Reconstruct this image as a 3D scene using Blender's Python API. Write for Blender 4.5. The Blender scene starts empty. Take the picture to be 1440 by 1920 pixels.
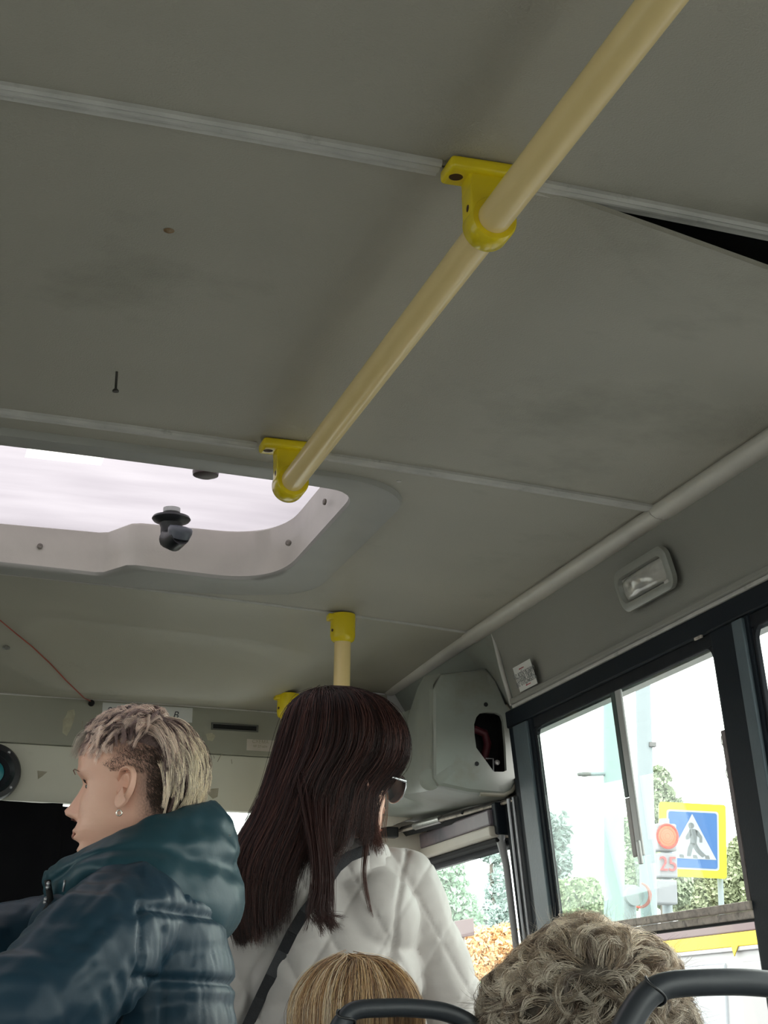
import bpy, bmesh, math, random
import numpy as np
from mathutils import Vector, Matrix, noise

sc = bpy.context.scene
COL = sc.collection
# ------------------------------------------------------------------ camera, world, exposure
F_PX = 3231.4
M = np.array([[0.961082670842462, -0.27600664437926237, 0.01185040357133757],
              [0.09203382780233633, 0.2794359276583676, -0.9557433425735905],
              [0.26048008435647063, 0.9196390023222017, 0.29396297566434954]])
CAM = np.array([0.0, 0.0, 1.25])
cam_d = bpy.data.cameras.new('camera')
cam = bpy.data.objects.new('camera', cam_d); COL.objects.link(cam)
cam_d.sensor_fit = 'VERTICAL'; cam_d.sensor_height = 24.0
cam_d.lens = 24.0 * F_PX / 1920.0
cam_d.clip_start = 0.05; cam_d.clip_end = 500
mw = Matrix.Identity(4)
for i in range(3):
    mw[i][0] = M[0][i]; mw[i][1] = -M[1][i]; mw[i][2] = -M[2][i]; mw[i][3] = CAM[i]
cam.matrix_world = mw
sc.camera = cam

world = bpy.data.worlds.new('overcast_sky'); sc.world = world; world.use_nodes = True
bg = world.node_tree.nodes['Background']
bg.inputs[0].default_value = (1.0, 0.985, 0.965, 1); bg.inputs[1].default_value = 5.4
sc.view_settings.view_transform = 'Standard'; sc.view_settings.look = 'None'
sc.view_settings.exposure = 0.0; sc.view_settings.gamma = 1.0
sc.view_settings.use_curve_mapping = False

# ------------------------------------------------------------------ helpers
def ray(u, v):
    return M.T @ np.array([(u - 720) / F_PX, (v - 960) / F_PX, 1.0])
def at(u, v, X=None, Y=None, Z=None):
    d = ray(u, v)
    t = (X - CAM[0]) / d[0] if X is not None else (Y - CAM[1]) / d[1] if Y is not None else (Z - CAM[2]) / d[2]
    return Vector(CAM + t * d)
def at_plane(u, v, p0, n):
    d = ray(u, v); n = np.array(n, float); t = (n @ (np.array(p0) - CAM)) / (n @ d)
    return Vector(CAM + t * d)
def lin(c):
    return tuple((x / 255 / 12.92) if x / 255 <= 0.04045 else ((x / 255 + 0.055) / 1.055) ** 2.4 for x in c)

MATS = {}
def mat(name, col, rough=0.6, metal=0.0, var=0.0, vscale=8.0, col2=None, bump=0.0, bscale=200.0, spec=0.5, coat=0.0,
        attr=None, sheen=0.0, grime=None, gscale=2.0, gpos=0.55, stretch=None):
    """procedural principled material; col linear"""
    if name in MATS: return MATS[name]
    m = bpy.data.materials.new(name); m.use_nodes = True; MATS[name] = m
    nt = m.node_tree; N = nt.nodes; L = nt.links; b = N['Principled BSDF']
    b.inputs['Roughness'].default_value = rough; b.inputs['Metallic'].default_value = metal
    b.inputs['Specular IOR Level'].default_value = spec
    b.inputs['Coat Weight'].default_value = coat; b.inputs['Sheen Weight'].default_value = sheen
    tc = N.new('ShaderNodeTexCoord'); vec = tc.outputs['Object']
    if stretch:
        mp = N.new('ShaderNodeMapping'); mp.inputs['Scale'].default_value = stretch
        L.new(vec, mp.inputs[0]); vec = mp.outputs[0]
    cur = None
    if attr:
        a = N.new('ShaderNodeAttribute'); a.attribute_name = attr; cur = a.outputs['Color']
    def mixc(fac, a, bcol, mode='MIX'):
        mx = N.new('ShaderNodeMix'); mx.data_type = 'RGBA'; mx.blend_type = mode
        if isinstance(fac, float): mx.inputs[0].default_value = fac
        else: L.new(fac, mx.inputs[0])
        if isinstance(a, tuple): mx.inputs[6].default_value = (*a, 1)
        else: L.new(a, mx.inputs[6])
        if isinstance(bcol, tuple): mx.inputs[7].default_value = (*bcol, 1)
        else: L.new(bcol, mx.inputs[7])
        return mx.outputs[2]
    base = cur if cur is not None else tuple(col)
    if var > 0:
        n = N.new('ShaderNodeTexNoise'); n.inputs['Scale'].default_value = vscale; n.inputs['Detail'].default_value = 6
        L.new(vec, n.inputs['Vector'])
        r = N.new('ShaderNodeMapRange'); r.inputs[1].default_value = 0.35; r.inputs[2].default_value = 0.68
        r.inputs[3].default_value = 0; r.inputs[4].default_value = var; L.new(n.outputs[0], r.inputs[0])
        base = mixc(r.outputs[0], base, tuple(col2 if col2 else [c * 0.5 for c in col]))
    if grime:
        n = N.new('ShaderNodeTexNoise'); n.inputs['Scale'].default_value = gscale; n.inputs['Detail'].default_value = 9
        n.inputs['Roughness'].default_value = 0.65
        L.new(vec, n.inputs['Vector'])
        r = N.new('ShaderNodeMapRange'); r.inputs[1].default_value = gpos; r.inputs[2].default_value = gpos + 0.2
        r.inputs[3].default_value = 0; r.inputs[4].default_value = 0.75; L.new(n.outputs[0], r.inputs[0])
        base = mixc(r.outputs[0], base, tuple(grime))
    if isinstance(base, tuple): b.inputs['Base Color'].default_value = (*base, 1)
    else: L.new(base, b.inputs['Base Color'])
    if bump > 0:
        n = N.new('ShaderNodeTexNoise'); n.inputs['Scale'].default_value = bscale; n.inputs['Detail'].default_value = 3
        L.new(vec, n.inputs['Vector'])
        bp = N.new('ShaderNodeBump'); bp.inputs['Strength'].default_value = bump; bp.inputs['Distance'].default_value = 0.002
        L.new(n.outputs[0], bp.inputs['Height']); L.new(bp.outputs[0], b.inputs['Normal'])
    return m
def glass_mat(name, tint=(0.93, 0.97, 0.95), refl=0.06):
    if name in MATS: return MATS[name]
    m = bpy.data.materials.new(name); m.use_nodes = True; MATS[name] = m
    nt = m.node_tree; N = nt.nodes; L = nt.links; N.remove(N['Principled BSDF'])
    t = N.new('ShaderNodeBsdfTransparent'); t.inputs[0].default_value = (*tint, 1)
    g = N.new('ShaderNodeBsdfGlossy'); g.inputs['Roughness'].default_value = 0.02
    mx = N.new('ShaderNodeMixShader'); mx.inputs[0].default_value = refl
    L.new(t.outputs[0], mx.inputs[1]); L.new(g.outputs[0], mx.inputs[2])
    L.new(mx.outputs[0], N['Material Output'].inputs[0]); return m
def emis(name, c, s):
    if name in MATS: return MATS[name]
    m = bpy.data.materials.new(name); m.use_nodes = True; MATS[name] = m
    b = m.node_tree.nodes['Principled BSDF']; b.inputs['Base Color'].default_value = (c[0] * .05, c[1] * .05, c[2] * .05, 1)
    b.inputs['Emission Color'].default_value = (*c, 1); b.inputs['Emission Strength'].default_value = s
    return m

def wloc(o):
    v = Vector((0, 0, 0))
    while o is not None:
        v += o.location; o = o.parent
    return v
def tag(o, label=None, cat=None, group=None, kind=None):
    if label: o['label'] = label
    if cat: o['category'] = cat
    if group: o['group'] = group
    if kind: o['kind'] = kind
    return o
def thing(name, loc, label=None, cat=None, group=None, kind=None):
    o = bpy.data.objects.new(name, None); COL.objects.link(o); o.location = loc
    o.empty_display_size = 0.05
    return tag(o, label, cat, group, kind)
def link_mesh(name, me, m, parent=None, smooth=False):
    """mesh in world coordinates -> object (child of parent, or with its origin at its own base)"""
    if m is not None: me.materials.append(m)
    if smooth:
        me.polygons.foreach_set('use_smooth', [True] * len(me.polygons))
    o = bpy.data.objects.new(name, me); COL.objects.link(o)
    if parent is not None:
        me.transform(Matrix.Translation(-wloc(parent))); o.parent = parent
    else:
        n = len(me.vertices); co = np.empty(n * 3, np.float32); me.vertices.foreach_get('co', co); co = co.reshape(-1, 3)
        b = Vector(((co[:, 0].min() + co[:, 0].max()) / 2, (co[:, 1].min() + co[:, 1].max()) / 2, co[:, 2].min()))
        me.transform(Matrix.Translation(-b)); o.location = b
    return o
def obj(name, bm, m, parent=None, smooth=False, auto=None):
    bmesh.ops.recalc_face_normals(bm, faces=bm.faces)
    me = bpy.data.meshes.new(name); bm.to_mesh(me); bm.free()
    o = link_mesh(name, me, m, parent, smooth)
    if auto is not None:
        me.polygons.foreach_set('use_smooth', [True] * len(me.polygons))
        try: me.set_sharp_from_angle(angle=math.radians(auto))
        except Exception: pass
    return o
def pyobj(name, verts, faces, m, parent=None, smooth=True):
    me = bpy.data.meshes.new(name); me.from_pydata([tuple(v) for v in verts], [], faces); me.update()
    return link_mesh(name, me, m, parent, smooth)
def bevel_all(bm, geom_edges, w, seg=2):
    if w > 0: bmesh.ops.bevel(bm, geom=geom_edges, offset=w, segments=seg, affect='EDGES', profile=0.5, clamp_overlap=True)
def box(bm, lo, hi, bev=0.0, seg=2):
    vs = [bm.verts.new((x, y, z)) for x in (lo[0], hi[0]) for y in (lo[1], hi[1]) for z in (lo[2], hi[2])]
    f = [(0, 1, 3, 2), (4, 6, 7, 5), (0, 4, 5, 1), (2, 3, 7, 6), (0, 2, 6, 4), (1, 5, 7, 3)]
    fs = [bm.faces.new([vs[i] for i in q]) for q in f]
    if bev: bevel_all(bm, list({e for q in fs for e in q.edges}), bev, seg)
    return vs
def hexa(bm, pts, bev=0.0, seg=2):
    """pts: 4 bottom-loop + 4 top-loop points"""
    vs = [bm.verts.new(p) for p in pts]
    fs = [bm.faces.new([vs[i] for i in q]) for q in ((0, 1, 2, 3), (7, 6, 5, 4), (0, 4, 5, 1), (1, 5, 6, 2), (2, 6, 7, 3), (3, 7, 4, 0))]
    if bev: bevel_all(bm, list({e for q in fs for e in q.edges}), bev, seg)
def frame_of(d):
    d = Vector(d).normalized(); a = Vector((0, 0, 1)) if abs(d.z) < 0.9 else Vector((1, 0, 0))
    u = d.cross(a).normalized(); return u, d.cross(u).normalized()
def tube(bm, pts, r, n=12, caps=True, closed=False, prof=None, up=None):
    pts = [Vector(p) for p in pts]; rs = r if isinstance(r, (list, tuple)) else [r] * len(pts)
    rings = []; u = None
    for i, p in enumerate(pts):
        a = pts[(i - 1) % len(pts)] if (i > 0 or closed) else p
        b = pts[(i + 1) % len(pts)] if (i < len(pts) - 1 or closed) else p
        d = (b - a).normalized()
        if u is None:
            u = (up - up.dot(d) * d).normalized() if up else frame_of(d)[0]
        else: u = (u - u.dot(d) * d).normalized()
        w = d.cross(u)
        ring = []
        for k in range(n):
            t = 2 * math.pi * k / n
            pu, pw = (math.cos(t), math.sin(t)) if prof is None else prof[k]
            ring.append(bm.verts.new(p + (u * pu + w * pw) * rs[i]))
        rings.append(ring)
    m = len(rings)
    for i in range(m if closed else m - 1):
        A, B = rings[i], rings[(i + 1) % m]
        for k in range(n): bm.faces.new((A[k], A[(k + 1) % n], B[(k + 1) % n], B[k]))
    if caps and not closed:
        bm.faces.new(rings[0][::-1]); bm.faces.new(rings[-1])
def lathe(bm, c, axis, prof, n=32):
    """prof: list of (radius, height along axis)"""
    c = Vector(c); axis = Vector(axis).normalized(); u, w = frame_of(axis); rings = []
    for r, h in prof:
        if r < 1e-6: rings.append([bm.verts.new(c + axis * h)])
        else: rings.append([bm.verts.new(c + axis * h + (u * math.cos(2 * math.pi * k / n) + w * math.sin(2 * math.pi * k / n)) * r) for k in range(n)])
    for A, B in zip(rings, rings[1:]):
        for k in range(n):
            k2 = (k + 1) % n
            if len(A) == 1 and len(B) > 1: bm.faces.new((A[0], B[k], B[k2]))
            elif len(B) == 1 and len(A) > 1: bm.faces.new((A[k], A[k2], B[0]))
            elif len(A) > 1: bm.faces.new((A[k], A[k2], B[k2], B[k]))
def prism(bm, poly, off, bev=0.0, seg=2):
    """poly: list of 3-D points, extruded by vector off"""
    a = [bm.verts.new(p) for p in poly]; b = [bm.verts.new(Vector(p) + Vector(off)) for p in poly]
    n = len(a); fs = [bm.faces.new(a), bm.faces.new(b[::-1])]
    for i in range(n): fs.append(bm.faces.new((a[i], b[i], b[(i + 1) % n], a[(i + 1) % n])))
    if bev: bevel_all(bm, list({e for q in fs for e in q.edges}), bev, seg)
def grid(bm, fn, us, vs, thick=None):
    """fn(u,v)->point; thick: offset vector for a closed slab"""
    A = [[bm.verts.new(fn(u, v)) for v in vs] for u in us]
    for i in range(len(us) - 1):
        for j in range(len(vs) - 1): bm.faces.new((A[i][j], A[i + 1][j], A[i + 1][j + 1], A[i][j + 1]))
    if thick is not None:
        B = [[bm.verts.new(Vector(fn(u, v)) + Vector(thick)) for v in vs] for u in us]
        I, J = len(us) - 1, len(vs) - 1
        for i in range(I):
            for j in range(J): bm.faces.new((B[i][j], B[i][j + 1], B[i + 1][j + 1], B[i + 1][j]))
            bm.faces.new((A[i][0], B[i][0], B[i + 1][0], A[i + 1][0])); bm.faces.new((A[i][J], A[i + 1][J], B[i + 1][J], B[i][J]))
        for j in range(J):
            bm.faces.new((A[0][j], A[0][j + 1], B[0][j + 1], B[0][j])); bm.faces.new((A[I][j], B[I][j], B[I][j + 1], A[I][j + 1]))
def lsp(a, b, n): return [a + (b - a) * i / (n - 1) for i in range(n)]
def text(name, body, size, loc, rx, m, parent, shear=0.0, extrude=0.0003, align='CENTER'):
    cu = bpy.data.curves.new(name, 'FONT'); cu.body = body; cu.size = size; cu.extrude = extrude; cu.shear = shear
    cu.align_x = align; cu.align_y = 'CENTER'; cu.materials.append(m)
    tmp = bpy.data.objects.new('tmp_text', cu); COL.objects.link(tmp)
    me = bpy.data.meshes.new_from_object(tmp.evaluated_get(bpy.context.evaluated_depsgraph_get())); me.name = name
    bpy.data.objects.remove(tmp); bpy.data.curves.remove(cu)
    o = bpy.data.objects.new(name, me); COL.objects.link(o)
    mwx = Matrix.Translation(loc) @ rx.to_4x4()
    o.parent = parent; o.matrix_parent_inverse = Matrix.Identity(4)
    mwx.translation = Vector(loc) - wloc(parent); o.matrix_local = mwx
    return o
def basis(right, up):
    r = Vector(right).normalized(); u = (Vector(up) - r * Vector(up).dot(r)).normalized(); n = r.cross(u)
    m = Matrix((r, u, n)).transposed(); return m

def vnoise(P):
    """vectorised smooth lattice noise in about -1..1"""
    P = np.asarray(P, float); I = np.floor(P).astype(np.int64); f = P - I; f = f * f * f * (f * (f * 6 - 15) + 10); out = 0
    for dx in (0, 1):
        for dy in (0, 1):
            for dz in (0, 1):
                h = ((I[:, 0] + dx) * 374761393 + (I[:, 1] + dy) * 668265263 + (I[:, 2] + dz) * 2147483647) & 0xffffffff
                h = ((h ^ (h >> 13)) * 1274126177) & 0xffffffff; h = (h ^ (h >> 16)) & 0xffff
                out = out + (h / 32767.5 - 1) * (f[:, 0] if dx else 1 - f[:, 0]) * (f[:, 1] if dy else 1 - f[:, 1]) * (f[:, 2] if dz else 1 - f[:, 2])
    return out
# ------------------------------------------------------------------ materials
CEIL = mat('ceiling_plastic', (0.40, 0.372, 0.312), 0.55, var=0.55, vscale=1.6, col2=(0.29, 0.275, 0.235), bump=0.35, bscale=420,
           grime=(0.16, 0.148, 0.12), gscale=1.5, gpos=0.545)
CEIL2 = mat('front_ceiling_plastic', (0.38, 0.355, 0.285), 0.42, var=0.5, vscale=2.5, col2=(0.29, 0.275, 0.225), bump=0.2, bscale=420,
            grime=(0.14, 0.13, 0.10), gscale=3, gpos=0.62)
SIDE = mat('side_panel_plastic', (0.27, 0.262, 0.235), 0.55, var=0.4, vscale=3, col2=(0.21, 0.205, 0.185), bump=0.35, bscale=500)
STRIP = mat('strip_plastic', (0.52, 0.50, 0.47), 0.45, var=0.6, vscale=25, col2=(0.36, 0.35, 0.33), grime=(0.18, 0.17, 0.15), gscale=30, gpos=0.6)
COVE = mat('cove_plastic', (0.60, 0.56, 0.50), 0.4, var=0.5, vscale=9, col2=(0.45, 0.43, 0.39))
DARKVOID = mat('roof_void_shade', (0.02, 0.022, 0.024), 0.9, var=0.5, vscale=20, col2=(0.01, 0.01, 0.012))
ROOFOUT = mat('roof_outer_paint', (0.6, 0.6, 0.58), 0.5, var=0.2, vscale=3, col2=(0.4, 0.4, 0.38))
HATCHF = mat('hatch_flange_plastic', (0.335, 0.325, 0.30), 0.45, var=0.4, vscale=7, col2=(0.26, 0.255, 0.235), spec=0.3, bump=0.1, bscale=300)
HATCHW = mat('hatch_wall_plastic', (0.46, 0.43, 0.38), 0.4, var=0.5, vscale=12, col2=(0.36, 0.34, 0.30), bump=0.1, bscale=200)
YEL = mat('yellow_plastic', (0.78, 0.60, 0.012), 0.22, var=0.25, vscale=12, col2=(0.70, 0.48, 0.01), spec=0.5, bump=0.05, bscale=60)
PIPE = mat('cream_yellow_enamel', (0.88, 0.67, 0.32), 0.26, var=0.3, vscale=10, col2=(0.82, 0.60, 0.25), spec=0.5, bump=0.04, bscale=30)
BLACKP = mat('black_plastic', (0.012, 0.013, 0.015), 0.35, var=0.3, vscale=30, col2=(0.02, 0.02, 0.02))
BLACKM = mat('matte_black', (0.006, 0.006, 0.007), 0.85, var=0.2, vscale=30, col2=(0.012, 0.012, 0.012))
NAVY = mat('navy_window_frame', (0.009, 0.013, 0.019), 0.55, var=0.4, vscale=14, col2=(0.012, 0.017, 0.024), spec=0.12, bump=0.1, bscale=250)
NAVYG = mat('blue_grey_pillar_face', (0.085, 0.115, 0.135), 0.5, var=0.5, vscale=16, col2=(0.055, 0.075, 0.09), bump=0.2, bscale=120)
RUBBER = mat('black_rubber', (0.012, 0.014, 0.018), 0.7, spec=0.15, var=0.3, vscale=40, col2=(0.03, 0.03, 0.033))
ALUD = mat('dark_worn_metal', (0.14, 0.125, 0.115), 0.6, 0.2, var=0.8, vscale=60, col2=(0.05, 0.045, 0.04), bump=.4, bscale=200)
ALU = mat('dirty_aluminium', (0.64, 0.56, 0.50), 0.6, 0.0, var=0.8, vscale=45, col2=(0.40, 0.34, 0.30), grime=(0.12, 0.09, 0.08), gscale=60, gpos=0.5, bump=0.4, bscale=200)
CHROME = mat('dull_chrome', (0.34, 0.34, 0.36), 0.38, 0.8, var=0.3, vscale=40, col2=(0.22, 0.22, 0.23))
PAINTG = mat('grey_green_paint', (0.27, 0.285, 0.255), 0.40, var=0.5, vscale=7, col2=(0.22, 0.235, 0.215), grime=(0.20, 0.18, 0.14), gscale=7, gpos=0.52, spec=0.5, bump=0.06, bscale=60)
WALLG = mat('front_wall_grey', (0.30, 0.29, 0.235), 0.55, var=0.5, vscale=6, col2=(0.24, 0.235, 0.19), grime=(0.16, 0.15, 0.11), gscale=9, gpos=0.6)
WALLW = mat('front_wall_cream', (0.56, 0.54, 0.45), 0.45, var=0.5, vscale=5, col2=(0.48, 0.46, 0.38), grime=(0.34, 0.32, 0.26), gscale=8, gpos=0.62)
PAPER = mat('white_paper', (0.62, 0.61, 0.58), 0.8, var=0.3, vscale=12, col2=(0.55, 0.54, 0.52))
STICK = mat('sticker_vinyl', (0.70, 0.69, 0.66), 0.4, var=0.15, vscale=10, col2=(0.62, 0.61, 0.58))
INK = mat('dark_ink', (0.02, 0.022, 0.03), 0.6, var=0.2, vscale=90, col2=(0.05, 0.05, 0.06))
GREYINK = mat('faded_grey_ink', (0.20, 0.20, 0.20), 0.6, var=0.6, vscale=300, col2=(0.40, 0.40, 0.39))
REDINK = mat('red_ink', (0.42, 0.01, 0.03), 0.5, var=0.2, vscale=60, col2=(0.3, 0.01, 0.02))
TAPE = mat('old_glue_stain', (0.27, 0.24, 0.17), 0.7, var=0.8, vscale=60, col2=(0.36, 0.33, 0.26), bump=0.3, bscale=200)
RUST = mat('rusty_screw', (0.22, 0.12, 0.05), 0.7, 0.3, var=0.7, vscale=150, col2=(0.3, 0.25, 0.18))
SCREW = mat('screw_steel', (0.4, 0.4, 0.38), 0.35, 0.8, var=0.5, vscale=200, col2=(0.15, 0.13, 0.11))
REDW = mat('red_wire_plastic', (0.35, 0.06, 0.035), 0.5, var=0.2, vscale=50, col2=(0.25, 0.05, 0.03))
TEALG = mat('teal_speaker_cone', (0.01, 0.22, 0.26), 0.35, var=0.3, vscale=30, col2=(0.01, 0.12, 0.16), spec=0.6)
BLINDP = mat('purple_grey_cover', (0.22, 0.17, 0.19), 0.45, var=0.7, vscale=14, col2=(0.13, 0.12, 0.15), grime=(0.08, 0.08, 0.10), gscale=9, gpos=0.5)
BLINDW = mat('beige_cover', (0.58, 0.53, 0.46), 0.5, var=0.4, vscale=20, col2=(0.5, 0.46, 0.40), grime=(0.35, 0.32, 0.27), gscale=20, gpos=0.6)
FLOORM = mat('floor_vinyl', (0.16, 0.16, 0.155), 0.7, var=0.5, vscale=30, col2=(0.11, 0.11, 0.105), bump=0.3, bscale=90)
LOWER = mat('lower_wall_panel', (0.38, 0.38, 0.36), 0.6, var=0.3, vscale=6, col2=(0.3, 0.3, 0.28))
GLASS = glass_mat('window_glass', refl=0.03)

# ------------------------------------------------------------------ the shell
XC = -0.309; ZH = 1.25 + 0.869; KC = 0.0247
def zc(x): return ZH - KC * (x - XC) ** 2
Y1, Y2, Y3, YF, YB = 1.5, 2.4, 3.32, 3.95, -0.9
XR = 1.135; XL = 2 * XC - XR
FLOOR = 0.08
def Wx(z): return 1.20 + (1.91 - z) * 0.12
LXm = 2 * XC        # mirror for the left wall
def wbar(bm, y0, y1, z0, z1, d0, d1, bev=0.0, side=1):
    def P(y, z, d):
        x = Wx(z) + d; return (x if side == 1 else LXm - x, y, z)
    hexa(bm, [P(y0, z0, d0), P(y1, z0, d0), P(y1, z0, d1), P(y0, z0, d1), P(y0, z1, d0), P(y1, z1, d0), P(y1, z1, d1), P(y0, z1, d1)], bev)

# ceiling
ceiling = thing('ceiling', (0, 0, ZH), kind='structure')
xs = lsp(XL, XR, 29)
def pan(fn, y0, y1, ny, m=CEIL):
    bm = bmesh.new(); grid(bm, fn, xs, lsp(y0, y1, ny), (0, 0, 0.006)); return obj('ceiling_panel', bm, m, ceiling, smooth=False, auto=40)
g = 0.002
pan(lambda x, y: (x, y, zc(x)), YB, Y1 - g, 8)
def sag(x, y):   # the loose rear corner of the second panel hangs down
    s = max(0.0, (x - 0.57)) * 0.165
    f = max(0.0, 1 - (y - Y1) / 0.46)
    f = f * f * (3 - 2 * f)
    return -s * f
pan(lambda x, y: (x, y, zc(x) + sag(x, y)), Y1 + g, Y2 - g, 26)
# hatch panel with its hole
HX0, HX1, HY0, HY1 = -0.92, 0.675, 2.533, 3.235
def rrect(x0, x1, y0, y1, r, n=10, rn=None):
    rn = rn or r; P = []
    for cx, cy, a0, rr in ((x1 - rn, y0 + rn, -90, rn), (x1 - r, y1 - r, 0, r), (x0 + r, y1 - r, 90, r), (x0 + rn, y0 + rn, 180, rn)):
        for k in range(n + 1):
            a = math.radians(a0 + 90 * k / n); P.append((cx + rr * math.cos(a), cy + rr * math.sin(a)))
    return P
def resamp(P, n=160):
    P = [Vector((p[0], p[1], 0)) for p in P]; Q = P + [P[0]]; L = [0]
    for a, b in zip(Q, Q[1:]): L.append(L[-1] + (b - a).length)
    out = []; j = 0
    for k in range(n):
        s = L[-1] * k / n
        while L[j + 1] < s: j += 1
        t = (s - L[j]) / max(1e-9, L[j + 1] - L[j]); p = Q[j].lerp(Q[j + 1], t); out.append((p.x, p.y))
    return out
hole = rrect(HX0 - 0.06, HX1 + 0.06, HY0 - 0.04, HY1 + 0.035, 0.16, rn=0.10)
def rect_hit(p, c, x0, x1, y0, y1):
    dx, dy = p[0] - c[0], p[1] - c[1]; t = 1e9
    if dx > 0: t = min(t, (x1 - c[0]) / dx)
    if dx < 0: t = min(t, (x0 - c[0]) / dx)
    if dy > 0: t = min(t, (y1 - c[1]) / dy)
    if dy < 0: t = min(t, (y0 - c[1]) / dy)
    return (c[0] + dx * t, c[1] + dy * t)
hc = ((HX0 + HX1) / 2, (HY0 + HY1) / 2)
rx0, rx1, ry0, ry1 = XL, XR, Y2 + g, Y3 - g
hs = resamp(hole, 200)
# insert the exact rectangle corners
hs = [(h, rect_hit(h, hc, rx0, rx1, ry0, ry1)) for h in hs]
for cx_, cy_ in ((rx0, ry0), (rx1, ry0), (rx1, ry1), (rx0, ry1)):
    k = min(range(len(hs)), key=lambda i: (hs[i][1][0] - cx_) ** 2 + (hs[i][1][1] - cy_) ** 2); hs[k] = (hs[k][0], (cx_, cy_))
bm = bmesh.new(); rings = []
for t in lsp(0, 1, 9):
    rings.append([bm.verts.new((a[0] + (b[0] - a[0]) * t, a[1] + (b[1] - a[1]) * t, zc(a[0] + (b[0] - a[0]) * t))) for a, b in hs])
for A, B in zip(rings, rings[1:]):
    for k in range(len(A)): bm.faces.new((A[k], A[(k + 1) % len(A)], B[(k + 1) % len(A)], B[k]))
obj('ceiling_panel', bm, CEIL, ceiling, auto=40)
# front panel: drops from the third strip to the front wall, with a moulded swelling
def sst(a, b, x):
    t = min(1, max(0, (x - a) / (b - a))); return t * t * (3 - 2 * t)
def zfront(x, y):
    t = (y - Y3) / (YF - Y3)
    z0 = zc(x) - 0.004; z1 = 1.995 - 0.03 * max(0, x - 0.5) ** 2
    base = z0 + (z1 - z0) * (t ** 1.35)
    w = sst(0.14, 0.36, x) * (1 - sst(0.70, 0.92, x))
    step = sst(0.40, 0.72, t)
    shaped = z0 + (z1 - z0) * (0.06 * t + 0.94 * step) - 0.010 * math.sin(math.pi * t)
    shaped -= 0.016 * math.exp(-((t - .74) / .16) ** 2)
    z = base * (1 - w) + shaped * w
    e = sst(0.84, 1.10, x); return z * (1 - e) + (z0 - 0.010 * t) * e
bm = bmesh.new(); grid(bm, lambda x, y: (x, y, zfront(x, y)), lsp(XL, XR, 110), lsp(Y3 + g, YF, 60), (0, 0, 0.006))
obj('ceiling_panel', bm, CEIL2, ceiling, auto=50)
# strips over the joints
def strip(y, w, x0, x1, name, h=0.007, ribs=True):
    bm = bmesh.new()
    prof = [(-w / 2, 0.003), (-w / 2, -h * .6), (-w * .38, -h), (-w * .2, -h * .7), (-w * .08, -h), (w * .08, -h), (w * .2, -h * .7), (w * .38, -h), (w / 2, -h * .6), (w / 2, 0.003)]
    X = lsp(x0, x1, 24); R = [[bm.verts.new((x, y + p, zc(x) + q)) for p, q in prof] for x in X]
    for A, B in zip(R, R[1:]):
        for k in range(len(prof)): bm.faces.new((A[k], A[(k + 1) % 10], B[(k + 1) % 10], B[k]))
    bm.faces.new(R[0]); bm.faces.new(R[-1][::-1])
    return tag(obj(name, bm, STRIP), kind='structure')
strip(Y1, 0.026, XL, 0.478, 'trim_1'); strip(Y1, 0.026, 0.582, XR, 'trim_2')
strip(Y2, 0.022, XL, 0.478, 'trim_3'); strip(Y2, 0.022, 0.555, XR, 'trim_4')
strip(Y3, 0.007, XL, XR, 'trim_5', h=0.004)
# roof shell above (keeps daylight out of the void)
roof = thing('roof', (XC, 1.5, 2.2), kind='structure')
bm = bmesh.new()
RXL, RXR = XL - 0.22, XR + 0.22
box(bm, (RXL, YB - 0.15, 2.23), (RXR, HY0 - 0.06, 2.26)); box(bm, (RXL, HY1 + 0.06, 2.23), (RXR, YF + 0.2, 2.26))
box(bm, (RXL, HY0 - 0.06, 2.23), (HX0 - 0.06, HY1 + 0.06, 2.26)); box(bm, (HX1 + 0.06, HY0 - 0.06, 2.23), (RXR, HY1 + 0.06, 2.26))
obj('outer_skin', bm, ROOFOUT, roof)
bm = bmesh.new()
box(bm, (-0.9, Y1 - 0.02, 2.145), (RXR - 0.01, Y1 + 0.5, 2.155)); obj('gap_shade_sheet', bm, DARKVOID, roof)  # near-black sheet over the sagging panel, the gap's shade put into its colour
bm = bmesh.new()
box(bm, (RXR - 0.02, YB - 0.15, 2.0), (RXR, YF + 0.2, 2.23)); box(bm, (RXL, YB - 0.15, 2.0), (RXL + 0.02, YF + 0.2, 2.23))
box(bm, (RXL, YB - 0.15, 1.95), (RXR, YB - 0.13, 2.23)); box(bm, (RXL, YF + 0.18, 1.95), (RXR, YF + 0.2, 2.23))
obj('cant_rail', bm, ROOFOUT, roof)
# cove trim between ceiling and side panel, in three lengths
def cove(y0, y1, name, r=0.02, side=1):
    bm = bmesh.new(); Y = lsp(y0, y1, 12); R = []
    for y in Y:
        ring = []
        for k in range(12):
            a = 2 * math.pi * k / 12; x = XR + 0.004 + r * 1.05 * math.cos(a); z = zc(XR) - 0.006 + r * 0.62 * math.sin(a)
            ring.append(bm.verts.new((x if side == 1 else LXm - x, y, z)))
        R.append(ring)
    for A, B in zip(R, R[1:]):
        for k in range(12): bm.faces.new((A[k], A[(k + 1) % 12], B[(k + 1) % 12], B[k]))
    bm.faces.new(R[0]); bm.faces.new(R[-1][::-1])
    return tag(obj(name, bm, COVE, auto=60), kind='structure')
cove(YB, Y2 - 0.0015, 'trim_6', 0.0215); cove(Y2 + 0.0015, Y3 + 0.02, 'trim_7', 0.0205); cove(Y3 + 0.02, YF, 'trim_8', 0.0185)
cove(YB, YF, 'trim_9', 0.021, side=-1)

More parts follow.
